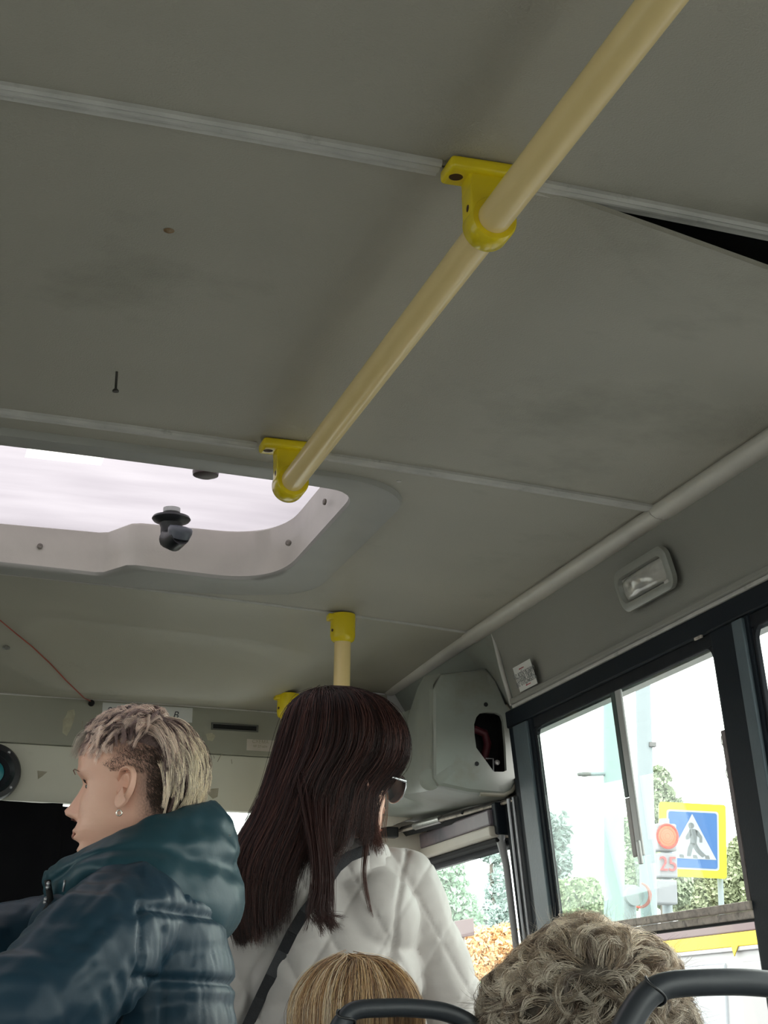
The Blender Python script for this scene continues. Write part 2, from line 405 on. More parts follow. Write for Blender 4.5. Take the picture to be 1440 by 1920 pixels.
# ------------------------------------------------------------------ right wall
wall_r = thing('wall_right', (1.25, 1.5, FLOOR), kind='structure')
PB = 3.245   # front end of the upper side panel
def side_panel(side, parent, y1):
    bm = bmesh.new()
    def fn(t, y):
        x = XR + 0.012 + (1.197 - XR - 0.012) * t + 0.006 * math.sin(math.pi * t); z = zc(XR) - 0.012 + (1.915 - zc(XR) + 0.012) * t
        return (x if side == 1 else LXm - x, y, z)
    grid(bm, fn, lsp(0, 1, 7), lsp(YB, y1, 10), (0.004 * side, 0, 0.002)); obj('upper_panel', bm, SIDE, parent, auto=50)
    bm = bmesh.new()
    wbar(bm, YB, y1, 1.905, 1.917, -0.012, 0.01, 0.003, side); obj('panel_lip', bm, SIDE, parent)
    bm = bmesh.new()
    wbar(bm, YB, y1, 1.8985, 1.905, -0.008, 0.01, 0.0015, side); obj('lip_bead', bm, STRIP, parent)
side_panel(1, wall_r, PB)
# end strip of the side panel
bm = bmesh.new()
pa = Vector((XR + 0.02, PB + 0.004, zc(XR) - 0.015)); pb = Vector((1.195, PB + 0.004, 1.905))
tube(bm, [pa, pa.lerp(pb, .5) + Vector((-0.002, 0, 0)), pb], 0.005, 8); obj('end_strip', bm, STRIP, wall_r, auto=60)
# outer skin above the windows (behind the panel) and below
bm = bmesh.new()
wbar(bm, YB - 0.15, YF + 0.2, 1.86, 2.05, 0.05, 0.07); obj('outer_skin', bm, ROOFOUT, wall_r)
bm = bmesh.new(); wbar(bm, YB - .15, 3.36, -0.3, 0.90, 0.022, 0.05); obj('outer_skin', bm, ROOFOUT, wall_r)
bm = bmesh.new(); wbar(bm, YB, 3.30, FLOOR, 0.90, -0.012, 0.021, 0.004); obj('lower_panel', bm, LOWER, wall_r)
# dark header band
bm = bmesh.new(); wbar(bm, YB, 3.30, 1.866, 1.90, -0.004, 0.05, 0.003); obj('header_band', bm, NAVY, wall_r)
# pillars
def pillar(y0, y1, z0=0.9, z1=1.868, strip_y=None, wm=NAVYG):
    bm = bmesh.new(); wbar(bm, y0, y1, z0, z1, 0.0, 0.013, 0.003); obj('pillar', bm, NAVY, wall_r)
    if strip_y:
        bm = bmesh.new(); wbar(bm, strip_y[0], strip_y[1], z0, z1 - 0.004, -0.006, 0.003, 0.002); obj('pillar_face', bm, wm, wall_r)
pillar(2.260, 2.385, strip_y=(2.270, 2.302)); pillar(3.168, 3.30, strip_y=(3.186, 3.262)); pillar(1.18, 1.33, strip_y=(1.21, 1.26)); pillar(0.1, 0.25, strip_y=(0.14, 0.2)); pillar(YB - .1, YB + 0.06)
# windows
def window(idx, y0, y1, rail=True, slider=False):
    w = thing('window_%d' % idx, (Wx(1.4), (y0 + y1) / 2, 0.90), kind='structure')
    bm = bmesh.new()
    for a in ((y0, y1, 1.846, 1.868), (y0, y0 + 0.007, 0.90, 1.846), (y1 - 0.007, y1, 0.90, 1.846), (y0, y1, 0.885, 0.90)):
        wbar(bm, *a, 0.003, 0.012, 0.002)
    # rounded upper corners
    for yc, s in ((y0 + 0.007, 1), (y1 - 0.007, -1)):
        r = 0.022; P = [(yc, 1.847)] + [(yc + s * (r - r * math.sin(t)), 1.847 - (r - r * math.cos(t))) for t in lsp(0, math.pi / 2, 7)]
        P = [(yc, 1.847), (yc + s * r, 1.847)] + [(yc + s * (r - r * math.sin(t)), 1.847 - (r - r * math.cos(t))) for t in lsp(0.2, math.pi / 2, 6)]
        prism(bm, [Vector((Wx(z) + 0.004, y, z)) for y, z in P], (0.007, 0, 0))
    obj('window_frame', bm, RUBBER, w)
    bm = bmesh.new(); wbar(bm, y0 + 0.003, y1 - 0.003, 0.893, 1.855, 0.0095, 0.0115); obj('pane', bm, GLASS, w)
    if rail:
        bm = bmesh.new(); wbar(bm, y0, y1 - 0.004, 1.4465, 1.459, -0.004, 0.009, 0.002); obj('rail', bm, ALU, w)
        bm = bmesh.new(); wbar(bm, y0, y1 - 0.004, 1.4335, 1.4455, 0.001, 0.009, 0.002); obj('rail', bm, ALU, w)
        bm = bmesh.new(); wbar(bm, y0, y1 - 0.004, 1.430, 1.433, 0.002, 0.012); obj('seal', bm, BLACKM, w)
    return w
w1 = window(1, 2.385, 3.168)
# sliding pane: upright edge, pale below
bm = bmesh.new(); wbar(bm, 2.770, 2.788, 1.662, 1.846, 0.002, 0.007, 0.002); obj('slider_edge', bm, mat('dark_green_rubber', (0.05, 0.075, 0.07), 0.5, var=0.3, vscale=30, col2=(0.03, 0.045, 0.045)), w1)
bm = bmesh.new(); wbar(bm, 2.745, 2.7695, 1.56, 1.846, 0.002, 0.007, 0.002); obj('slider_edge', bm, mat('pale_grey_edge', (0.42, 0.43, 0.42), 0.4, var=0.3, vscale=30, col2=(0.3, 0.3, 0.3)), w1)
bm = bmesh.new(); wbar(bm, 2.770, 2.788, 1.560, 1.661, 0.002, 0.007, 0.002); obj('slider_edge', bm, mat('pinkish_grey_edge', (0.36, 0.32, 0.31), 0.5, var=0.6, vscale=60, col2=(0.28, 0.30, 0.29)), w1)
bm = bmesh.new(); wbar(bm, 2.747, 2.788, 1.459, 1.5595, 0.004, 0.008); obj('slider_glass_edge', bm, glass_mat('green_glass_edge', (0.72, 0.80, 0.78), 0.1), w1)
bm = bmesh.new(); wbar(bm, 2.788, 3.16, 1.459, 1.846, 0.005, 0.0075); obj('sliding_pane', bm, GLASS, w1)
bm = bmesh.new(); wbar(bm, 2.744, 2.756, 1.545, 1.585, -0.004, 0.0015, 0.002); obj('latch', bm, mat('clear_grey_latch', (0.42, 0.43, 0.42), 0.3, var=0.3, vscale=30, col2=(0.3, 0.3, 0.3)), w1)
for zz in (1.705, 1.655):   # small ring marks of finger pulls on the pane
    bm = bmesh.new(); c = Vector((Wx(zz) + 0.010, 2.412, zz))
    tube(bm, [c + Vector((0, 0.006 * math.cos(t), 0.009 * math.sin(t))) for t in lsp(math.radians(-80), math.radians(80), 9)], 0.0012, 6)
    obj('finger_pull', bm, SCREW, w1)
# pale cover strip on the lower half of the right jamb
bm = bmesh.new(); wbar(bm, 2.3855, 2.3975, 1.46, 1.715, 0.000, 0.0035); obj('cover_strip', bm, mat('dusty_strip', (0.20, 0.17, 0.17), 0.7, var=0.6, vscale=60, col2=(0.12, 0.1, 0.1)), w1)
bm = bmesh.new(); wbar(bm, 2.40, 2.425, 1.862, 1.866, -0.007, -0.004); obj('scratch_plate', bm, ALU, w1)
window(2, 1.33, 2.260); window(3, 0.25, 1.18); window(4, YB + .06, 0.1)

# lamp on the side panel
pn = Vector((1.91 - zc(XR) + 0.003, 0, -(1.197 - XR - 0.012))).normalized()   # panel normal, pointing inwards / down
if pn.x > 0: pn = -pn
p0 = Vector((XR + 0.012 + (1.197 - XR - 0.012) * .5 , 2.5, (zc(XR) - 0.012 + 1.915) / 2)) + pn * 0.004
cs = [at_plane(u, v, p0, pn) for u, v in ((1150, 1082), (1240, 1020), (1279, 1092), (1188, 1146))]
cl = (cs[0] + cs[1] + cs[2] + cs[3]) / 4
lamp = thing('side_lamp', cl, 'rounded rectangular ceiling lamp with cloudy lens on the grey side panel', 'lamp')
ld = Vector((0, 1, 0)); lu = pn.cross(ld).normalized()
if lu.z < 0: lu = -lu
hw = abs((cs[0] - cs[1]).dot(ld) + (cs[3] - cs[2]).dot(ld)) / 4 * 1.0; hh = abs((cs[1] - cs[2]).dot(lu) + (cs[0] - cs[3]).dot(lu)) / 4
def rr_loop(hw, hh, r, n, h, bulge=0.0):
    P = []
    for sx, sy, a0 in ((1, -1, -90), (1, 1, 0), (-1, 1, 90), (-1, -1, 180)):
        for k in range(n + 1):
            a = math.radians(a0 + 90 * k / n)
            x = sx * (hw - r) + r * math.cos(a); y = sy * (hh - r) + r * math.sin(a)
            x *= 1 + bulge * (1 - (y / hh) ** 2); y *= 1 + bulge * (1 - (x / hw / (1 + bulge)) ** 2)
            P.append(cl + ld * x + lu * y + pn * h)
    return P
def rr_shell(loops, cap=True, jitter=None):
    bm = bmesh.new(); R = [[bm.verts.new(p) for p in l] for l in loops]
    for A, B in zip(R, R[1:]):
        for k in range(len(A)): bm.faces.new((A[k], A[(k + 1) % len(A)], B[(k + 1) % len(A)], B[k]))
    return bm, R
bm, R = rr_shell([rr_loop(hw, hh, .018, 6, 0.0, .06), rr_loop(hw, hh, .018, 6, .008, .06), rr_loop(hw - .005, hh - .005, .016, 6, .0115, .06), rr_loop(hw - .013, hh - .013, .012, 6, .0105, .05), rr_loop(hw - .016, hh - .016, .010, 6, .002, .05)])
obj('bezel', bm, mat('lamp_bezel_grey', (0.30, 0.30, 0.27), 0.35, var=0.3, vscale=20, col2=(0.24, 0.24, 0.22)), lamp, auto=40)
bm = bmesh.new()
def lens(u, v):
    rx_, ry_ = (hw - .0165), (hh - .0165)
    h = .004 + .012 * (1 - abs(u) ** 3) * (1 - abs(v) ** 3) + 0.0035 * noise.noise(Vector((u * 1.6, v * 1.6, 3.3))) * (1 - u * u) * (1 - v * v) * 3
    k = 1 + .05 * (1 - v * v) - .03 * (u * u * v * v); k2 = 1 + .05 * (1 - u * u) - .03 * (u * u * v * v)
    return cl + ld * (u * rx_ * k) + lu * (v * ry_ * k2) + pn * h
grid(bm, lens, lsp(-1, 1, 22), lsp(-1, 1, 22))
obj('lens', bm, mat('cloudy_lens', (0.52, 0.50, 0.46), 0.12, var=0.7, vscale=30, col2=(0.34, 0.335, 0.325), spec=0.8, coat=0.5, bump=0.5, bscale=45), lamp, auto=20)
bm = bmesh.new(); box(bm, (-.5, -.5, -.5), (.5, .5, .5), 0.1)
cc = cl + lu * -(hh - .012) + ld * -(hw - .012) + pn * .012
bmesh.ops.transform(bm, matrix=Matrix.Translation(cc) @ basis(ld, lu).to_4x4() @ Matrix.Diagonal((.016, .005, .004, 1)), verts=bm.verts)
obj('clip', bm, STRIP, lamp)

# instruction sticker
cs = [at_plane(u, v, p0, pn) + pn * 0.004 for u, v in ((963, 1254), (995, 1236), (1014, 1278), (981, 1295))]
o0 = (cs[0] + cs[1] + cs[2] + cs[3]) / 4
sr = ((cs[1] - cs[0]) + (cs[2] - cs[3])).normalized(); su = ((cs[0] - cs[3]) + (cs[1] - cs[2])); sh = su.length / 2; sw = (cs[1] - cs[0]).length
# keep it square to the panel
sb = basis(sr, su)
sr = sb @ Vector((1, 0, 0)); su = sb @ Vector((0, 1, 0)); sn = sb @ Vector((0, 0, 1))
stk = thing('instruction_sticker', o0, 'small white sticker with red arrows and three grey text lines on side panel', 'sticker')
bm = bmesh.new(); prism(bm, [o0 + sr * a * sw / 2 + su * b * sh / 2 for a, b in ((-1, -1), (1, -1), (1, 1), (-1, 1))], sn * 0.0006, 0.0002); obj('sheet', bm, STICK, stk)
for i, t in enumerate(('Во избежание', 'травм окно', 'не открывать')):
    text('lettering', t, sw * 0.175, o0 + su * sh * (0.14 - i * 0.17) + sn * 0.0009, sb, GREYINK, stk)
for s in (0.33, -0.36):
    bm = bmesh.new(); c = o0 + su * sh * s + sn * 0.0007 + sr * sw * (-.05 if s > 0 else .05)
    prism(bm, [c + sr * a * sw + su * b * sh for a, b in ((-.15, 0), (-.09, .035), (-.09, .015), (.13, .015), (.13, -.015), (-.09, -.015), (-.09, -.035))], sn * 0.0004)
    obj('arrow', bm, REDINK, stk)

# ------------------------------------------------------------------ left wall, rear wall, floor (out of the picture: they let the daylight in)
wall_l = thing('wall_left', (LXm - 1.25, 1.5, FLOOR), kind='structure')
side_panel(-1, wall_l, YF)
bm = bmesh.new(); wbar(bm, YB - .15, YF + .2, 1.86, 2.05, 0.05, 0.07, 0, -1); obj('outer_skin', bm, ROOFOUT, wall_l)
bm = bmesh.new(); wbar(bm, YB, YF, 1.85, 1.90, -.004, .05, .003, -1); obj('header_band', bm, NAVY, wall_l)
bm = bmesh.new(); wbar(bm, YB - .15, YF + .1, -.3, .9, -.012, .05, .003, -1); obj('lower_panel', bm, LOWER, wall_l)
for y0, y1 in ((YB - .1, YB + .06), (.1, .25), (1.18, 1.33), (2.237, 2.385), (3.168, 3.30), (3.87, 4.02)):
    bm = bmesh.new(); wbar(bm, y0, y1, .9, 1.86, 0, .06, .003, -1); obj('pillar', bm, NAVY, wall_l)
for i, (y0, y1) in enumerate(((YB + .06, .1), (.25, 1.18), (1.33, 2.237), (2.385, 3.168), (3.30, 3.87))):
    bm = bmesh.new(); wbar(bm, y0 + .0015, y1 - .0015, .903, 1.848, .026, .030, 0, -1); tag(obj('window_%d' % (i + 5), bm, GLASS), kind='structure')
wall_b = thing('wall_back', (XC, YB, FLOOR), kind='structure')
bm = bmesh.new(); box(bm, (RXL, YB - .13, -.3), (RXR, YB - .01, 1.0)); box(bm, (RXL, YB - .13, 1.85), (RXR, YB - .01, 2.2))
box(bm, (RXL, YB - .13, 1.0), (XC - .9, YB - .01, 1.85)); box(bm, (XC + .9, YB - .13, 1.0), (RXR, YB - .01, 1.85)); obj('rear_panel', bm, LOWER, wall_b)
bm = bmesh.new(); box(bm, (XC - .9, YB - .08, 1.0), (XC + .9, YB - .075, 1.85)); tag(obj('window_10', bm, GLASS), kind='structure')
bm = bmesh.new(); box(bm, (LXm - 1.45, YB - .1, FLOOR - .06), (1.45, YF + .1, FLOOR)); tag(obj('floor', bm, FLOORM), kind='structure')

# ------------------------------------------------------------------ front wall
wall_f = thing('wall_front', (XC, YF, FLOOR), kind='structure')
bm = bmesh.new(); box(bm, (XL, YF - .012, 1.884), (1.13, YF + .03, 2.05), .003); obj('upper_panel', bm, WALLG, wall_f)
bm = bmesh.new(); box(bm, (XL - .1, YF - .004, 1.755), (1.28, YF + .02, 1.8835), .002); obj('lower_band', bm, WALLW, wall_f)
bm = bmesh.new(); tube(bm, [(x, YF - .010, 1.993 - 0.03 * max(0, x - 0.5) ** 2) for x in lsp(XL, 0.99, 30)], .0032, 6); obj('edge_bead', bm, STRIP, wall_f)
bm = bmesh.new(); box(bm, (XL - .1, YF - .03, FLOOR), (1.05, YF + .03, .95), .005); obj('dashboard_panel', bm, BLACKP, wall_f)
bm = bmesh.new(); box(bm, (XL - .1, YF + .03, -.3), (1.3, YF + .06, .95)); box(bm, (XL - .1, YF + .03, 1.76), (1.34, YF + .06, 2.1)); obj('outer_skin', bm, ROOFOUT, wall_f)
bm = bmesh.new(); box(bm, (1.06, YF - .02, .95), (1.15, YF + .05, 1.754), .01); obj('corner_pillar', bm, NAVY, wall_f)
ws = thing('window_11', (XC, YF, .95), kind='structure')
bm = bmesh.new(); box(bm, (XL - .08, YF + .008, .951), (1.058, YF + .013, 1.754)); obj('windshield', bm, GLASS, ws)
# ventilation slot
def fpt(u, v, y): return at(u, v, Y=y)
YP = YF - .012
def fpanel_box(bm, u0, v0, u1, v1, y0, y1, bev=0.001):
    a = fpt(u0, v0, y0); b = fpt(u1, v1, y0); z0 = min(a.z, b.z); z1 = max(a.z, b.z)
    box(bm, (a.x, y0, z0), (b.x, y1, z1), bev)
a = fpt(396, 1357, YP); b = fpt(484, 1371, YP)
slot = thing('vent_slot', ((a.x + b.x) / 2, YP, b.z), 'narrow black slot in the grey strip of the front wall', 'vent')
zt = (a.z + b.z) / 2 + .0085; zb = zt - .017
bm = bmesh.new()
for lo, hi in (((a.x, zt - .003), (b.x, zt)), ((a.x, zb), (b.x, zb + .003)), ((a.x, zb + .003), (a.x + .004, zt - .003)), ((b.x - .004, zb + .003), (b.x, zt - .003))):
    box(bm, (lo[0], YP - .004, lo[1]), (hi[0], YP - .0005, hi[1]), .0008)
obj('rim', bm, mat('slot_rim', (0.10, 0.10, 0.085), .5, var=.3, vscale=30, col2=(.07, .07, .06)), slot)
bm = bmesh.new(); box(bm, (a.x + .0045, YP - .0015, zb + .0035), (b.x - .0045, YP - .0005, zt - .0035)); obj('opening', bm, BLACKM, slot)
# stickers, note, stains
def fplate(name, u0, v0, u1, v1, m, label, cat, th=.0007, y=YP, parent=None):
    bm = bmesh.new(); fpanel_box(bm, u0, v0, u1, v1, y - th, y - 0.0001, 0); o = obj(name, bm, m, parent)
    if label: tag(o, label, cat)
    return o
c = fpt(277, 1345, YP); RF = basis((1, 0, 0), (0, 0, 1))
note = thing('paper_note', (c.x, YP, c.z), 'white paper strip with handwritten phone number above short-haired woman', 'note')
a = fpt(193, 1312, YP); b = fpt(361, 1333, YP)
zt = (a.z + b.z) / 2; bm = bmesh.new(); box(bm, (a.x, YP - .0008, zt - .034), (b.x, YP - .0001, zt), 0); obj('sheet', bm, PAPER, note)
for tx, u, v, s in (('8', 204, 1332, .021), ('905', 224, 1334, .020), ('898', 255, 1338, .017), ('B', 329, 1341, .023)):
    q = fpt(u, v, YP - .001); text('handwriting', tx, s, Vector((q.x, YP - .001, q.z)), RF, INK, note, shear=.25)
q = fpt(292, 1341, YP - .001); text('handwriting', '57 28', .013, Vector((q.x, YP - .001, q.z)), RF, GREYINK, note, shear=.3)
c = fpt(488, 1396, YP)
st2 = thing('number_sticker', (c.x, YP, c.z), 'small pinkish white printed label right of the slot on front wall', 'sticker')
a = fpt(463, 1384, YP); b = fpt(520, 1410, YP); bm = bmesh.new(); box(bm, (a.x, YP - .0008, b.z), (b.x, YP - .0001, a.z - .002), 0)
obj('sheet', bm, mat('pinkish_label', (.50, .44, .38), .6, var=.4, vscale=60, col2=(.42, .38, .33)), st2)
text('print', 'СХЕМА', .011, Vector((c.x, YP - .001, c.z + .006)), RF, TAPE, st2); text('print', '№ 27-604', .008, Vector((c.x, YP - .001, c.z - .005)), RF, TAPE, st2)
TAPE2 = mat('pale_glue_stain', (.44, .40, .29), .7, var=.8, vscale=60, col2=(.30, .27, .20), bump=.3, bscale=200)
def stain(pts, label, y=YP):
    bm = bmesh.new(); P = [fpt(u, v, y) for u, v in pts]; P = [Vector((p.x, y - .0001, p.z)) for p in P]
    prism(bm, P, (0, -.0004, 0)); return tag(obj('glue_patch', bm, TAPE2 if y == YP else TAPE), label, 'stain')
stain([(127, 1333), (139, 1330), (141, 1340), (138, 1352), (133, 1366), (125, 1380), (117, 1374), (118, 1350), (124, 1342)], 'brownish glue remnant on grey front wall left of the paper note')
stain([(386, 1376), (398, 1374), (404, 1381), (398, 1390), (389, 1388)], 'small hexagonal glue mark just under the black slot')
stain([(70, 1445), (89, 1447), (79, 1456), (71, 1461)], 'small triangular glue mark on cream band beside the round speaker', YF - .004)
stain([(395, 1479), (410, 1478), (408, 1494), (399, 1498), (391, 1490)], 'small brown glue patch on cream band behind the teal hood', YF - .004)
for (pts, nm) in (([(151, 1384), (153, 1365), (155, 1352)], 0), ([(144, 1398), (150, 1380)], 0), ([(408, 1428), (413, 1418), (417, 1413)], 0), ([(400, 1416), (402, 1422)], 0), ([(434, 1424), (435, 1432)], 0)):
    bm = bmesh.new(); tube(bm, [fpt(u, v, YP - .0012) for u, v in pts], .0008, 5); obj('scratch', bm, TAPE, wall_f)
# round speaker
c = fpt(-15, 1446, YF - .03)
sp = thing('round_speaker', (c.x, YF - .004, c.z), 'round black loudspeaker with teal centre at left edge of front wall', 'speaker')
cw = Vector((c.x, YF - .004, c.z)); R0 = 53 * 3.92 / F_PX
bm = bmesh.new(); lathe(bm, cw, (0, -1, 0), [(R0, 0), (R0, .018), (R0 * .95, .026), (R0 * .78, .028), (R0 * .70, .022), (R0 * .62, .016)], 48); obj('ring', bm, BLACKP, sp, auto=40)
bm = bmesh.new(); lathe(bm, cw, (0, -1, 0), [(R0 * .62, .015), (R0 * .45, .010), (R0 * .42, .013)], 48); obj('surround', bm, RUBBER, sp, auto=40)
bm = bmesh.new(); lathe(bm, cw, (0, -1, 0), [(R0 * .42, .012), (R0 * .2, .019), (0, .021)], 48); obj('cone', bm, TEALG, sp, auto=60)
for k in range(4):
    a_ = math.radians(52 + 90 * k); q = cw + Vector((math.cos(a_) * R0 * .86, 0, math.sin(a_) * R0 * .86))
    bm = bmesh.new(); lathe(bm, q, (0, -1, 0), [(.0035, .026), (.0035, .0295), (.002, .031), (0, .031)], 12); obj('screw', bm, CHROME, sp)
# black knob and red wire
q = fpt(171, 1319, YP); kn = Vector((q.x, YP, q.z))
tag(obj('cable_stopper', (lambda b: (lathe(b, kn, (0, -1, 0), [(0, 0), (.007, 0), (.007, .008), (.005, .011), (0, .011)], 16), b)[1])(bmesh.new()), BLACKM), 'tiny black round stopper at the end of the red wire', 'stopper')
def cr2(P, n):
    P = np.array(P, float); t = np.linspace(0, len(P) - 1, n); return [(np.interp(a, range(len(P)), P[:, 0]), np.interp(a, range(len(P)), P[:, 1])) for a in t]
def on_front(u, v, off=.0025):
    d = ray(u, v); lo, hi = 3.33, 3.94
    for _ in range(40):
        m_ = (lo + hi) / 2; p = CAM + d * (m_ / d[1])
        if p[2] < zfront(p[0], p[1]) - off: lo = m_
        else: hi = m_
    p = CAM + d * (lo / d[1]); return Vector(p)
uvs = cr2([(-60, 1128), (-20, 1150), (0, 1163), (30, 1188), (60, 1212), (95, 1245), (125, 1277), (158, 1309)], 60)
wp = [on_front(u, v, .0045) for u, v in uvs] + [kn + Vector((-.002, -.006, .004))]
bm = bmesh.new(); tube(bm, wp, .0013, 6); tag(obj('red_wire', bm, REDW, auto=60), 'thin red wire running over the front ceiling to the stopper', 'wire')
q = on_front(12, 1214, .001)
tag(obj('ceiling_screw', (lambda b: (lathe(b, q, (0, -.25, -1), [(0, .004), (.003, .004), (.008, .002), (.008, -.002), (0, -.002)], 16), b)[1])(bmesh.new()), SCREW), 'dark screw head in the front ceiling left of the red wire', 'screw')
# loose screw and rusty screw in the second ceiling panel
def on_ceil(u, v):
    p = at(u, v, Z=2.1)
    for _ in range(5): p = at(u, v, Z=zc(p.x))
    return p
q = on_ceil(219, 697); bm = bmesh.new(); lathe(bm, q, (0, 0, -1), [(.0018, -.002), (.0018, .024), (.0045, .027), (.0045, .029), (0, .029)], 10)
tag(obj('ceiling_screw', bm, mat('dark_screw', (.06, .055, .05), .5, .5, var=.3, vscale=90, col2=(.1, .09, .08))), 'dark screw hanging half out of the ceiling before the hatch', 'screw')
q = on_ceil(317, 432); bm = bmesh.new(); lathe(bm, q, (0, 0, -1), [(.0062, -.001), (.006, .0008), (.004, .0015), (.003, .0025), (0, .003)], 14)
tag(obj('ceiling_screw', bm, RUST, auto=50), 'small rusty screw head flush in the ceiling between two strips', 'screw')
q = on_ceil(748, 902); bm = bmesh.new(); lathe(bm, q, (0, 0, -1), [(.004, -.001), (.004, .001), (0, .0015)], 12)
tag(obj('ceiling_screw', bm, STRIP, auto=50), 'tiny pale plug on the ceiling just right of the hatch corner', 'screw')

# black sun curtain in the windshield
def curtain(u, v):
    return (u, YF - .05 + .006 * math.sin(u * 46) + .003 * math.sin(u * 103), v)
a = fpt(118, 1507, YF - .05); bm = bmesh.new(); grid(bm, curtain, lsp(XL + .1, a.x, 90), lsp(.92, a.z, 8), (0, .006, 0))
cur = thing('black_curtain', (-.4, YF - .05, .92), 'black sun curtain hanging across the windshield behind the left woman', 'curtain')
obj('cloth', bm, mat('black_cloth', (.004, .004, .005), .95, spec=.1, var=.3, vscale=20, col2=(.008, .008, .009)), cur, smooth=True)
b = fpt(135, 1513, YF - .05); bm = bmesh.new(); grid(bm, curtain, lsp(a.x, a.x + .17, 30), lsp(.92, b.z, 8), (0, .006, 0)); obj('cloth', bm, MATS['black_cloth'], cur, smooth=True)
bm = bmesh.new(); tube(bm, [(XL + .1, YF - .035, a.z - .006), (a.x + .17, YF - .035, b.z - .006)], .004, 8); obj('rod', bm, BLACKP, cur)

# ------------------------------------------------------------------ front corner housing above the door
house = thing('corner_housing', (1.12, 3.6, 1.75), 'grey painted metal housing with black cutout in the front right corner', 'housing')
YH = 3.36
def Q(u, v, y): return at(u, v, Y=y)
# rear face outline (image right face), with the cutout as a real hole
outl = [(826, 1262), (868, 1257), (912, 1252), (930, 1270), (950, 1318), (962, 1328), (968, 1420), (970, 1470), (962, 1484), (945, 1493), (880, 1487), (822, 1474), (812, 1460), (811, 1290)]
cut = [(893, 1345), (900, 1337), (912, 1335), (930, 1336), (940, 1341), (944, 1352), (948, 1400), (950, 1444), (945, 1447), (926, 1447), (918, 1436), (905, 1418), (893, 1402), (890, 1380), (889, 1358)]
def mesh_with_hole(bm, outer, inner, n=72):
    """annulus between two polygons, matched by direction from the hole centre"""
    c = Vector((0, 0, 0))
    for p in inner: c += p
    c /= len(inner)
    def cast(poly, ang):
        d = Vector((math.cos(ang), 0, math.sin(ang))); best = None
        for p, q in zip(poly, poly[1:] + poly[:1]):
            ax, az = p.x - c.x, p.z - c.z; ex, ez = q.x - p.x, q.z - p.z
            den = d.x * ez - d.z * ex
            if abs(den) < 1e-12: continue
            t = (ax * ez - az * ex) / den; s = (ax * d.z - az * d.x) / den
            if t > 0 and -1e-6 <= s <= 1 + 1e-6 and (best is None or t > best): best = t
        return c + d * best
    A = sorted(set([round(2 * math.pi * k / n, 5) for k in range(n)] + [round(math.atan2(p.z - c.z, p.x - c.x) % (2 * math.pi), 5) for p in outer + inner]))
    return [cast(inner, a) for a in A], [cast(outer, a) for a in A]
OP = [Q(u, v, YH) for u, v in outl]; IP = [Q(u, v, YH) for u, v in cut]
bm = bmesh.new(); I_, O_ = mesh_with_hole(bm, OP, IP)
ctr = sum(OP, Vector()) / len(OP)
def ringv(P, sc=1.0, dy=0.0): return [bm.verts.new(Vector((ctr.x + (p.x - ctr.x) * sc, p.y + dy, ctr.z + (p.z - ctr.z) * sc))) for p in P]
n_ = len(I_)
r0 = [bm.verts.new(p + Vector((0, .012, 0))) for p in I_]; r1 = [bm.verts.new(p) for p in I_]
rings = [r0, r1, [bm.verts.new(p.lerp(q, .5)) for p, q in zip(I_, O_)], ringv(O_, .93, 0.0), ringv(O_, .975, .004), ringv(O_, 1.0, .016)]
# flared flange near the pillar
rings += [ringv(O_, 1.0, .022)]
for A, B in zip(rings, rings[1:]):
    for k in range(n_): bm.faces.new((A[k], A[(k + 1) % n_], B[(k + 1) % n_], B[k]))
obj('rear_face', bm, PAINTG, house, auto=35)
# dark inside with wiring
ix0, ix1 = min(p.x for p in IP) - .012, max(p.x for p in IP) + .012; iz0, iz1 = min(p.z for p in IP) - .012, max(p.z for p in IP) + .012
bm = bmesh.new(); box(bm, (ix0, YH + .085, iz0), (ix1, YH + .09, iz1)); box(bm, (ix0 - .003, YH + .012, iz0), (ix0, YH + .085, iz1)); box(bm, (ix1, YH + .012, iz0), (ix1 + .003, YH + .085, iz1))
box(bm, (ix0, YH + .012, iz0 - .003), (ix1, YH + .085, iz0)); box(bm, (ix0, YH + .012, iz1), (ix1, YH + .085, iz1 + .003)); obj('inner_cavity', bm, BLACKM, house)
p_ = Q(905, 1385, YH + .06)
bm = bmesh.new(); tube(bm, [p_ + Vector((-.02, 0, .02)), p_ + Vector((.004, 0, .012)), p_ + Vector((.014, .01, -.008)), p_ + Vector((.01, .02, -.04))], .009, 10); obj('red_cable', bm, mat('dark_red_cable', (.10, .012, .02), .5, var=.2, vscale=40, col2=(.07, .01, .015)), house, auto=50)
p_ = Q(928, 1430, YH + .03)
bm = bmesh.new(); tube(bm, [p_ + Vector((-.02, 0, .008)), p_ + Vector((-.004, 0, .008)), p_ + Vector((-.003, 0, -.02))], .0016, 8); obj('bracket_wire', bm, CHROME, house)
bm = bmesh.new(); lathe(bm, p_ + Vector((.004, 0, 0)), (0, -1, 0), [(0, 0), (.006, 0), (.005, .006), (0, .007)], 12); obj('bolt', bm, SCREW, house)
for u, v in ((911, 1321), (894, 1432)):
    bm = bmesh.new(); lathe(bm, Q(u, v, YH) + Vector((0, .0005, 0)), (0, -1, 0), [(.0046, 0), (.0046, .0012), (0, .0013)], 16); obj('screw_hole', bm, BLACKM, house)
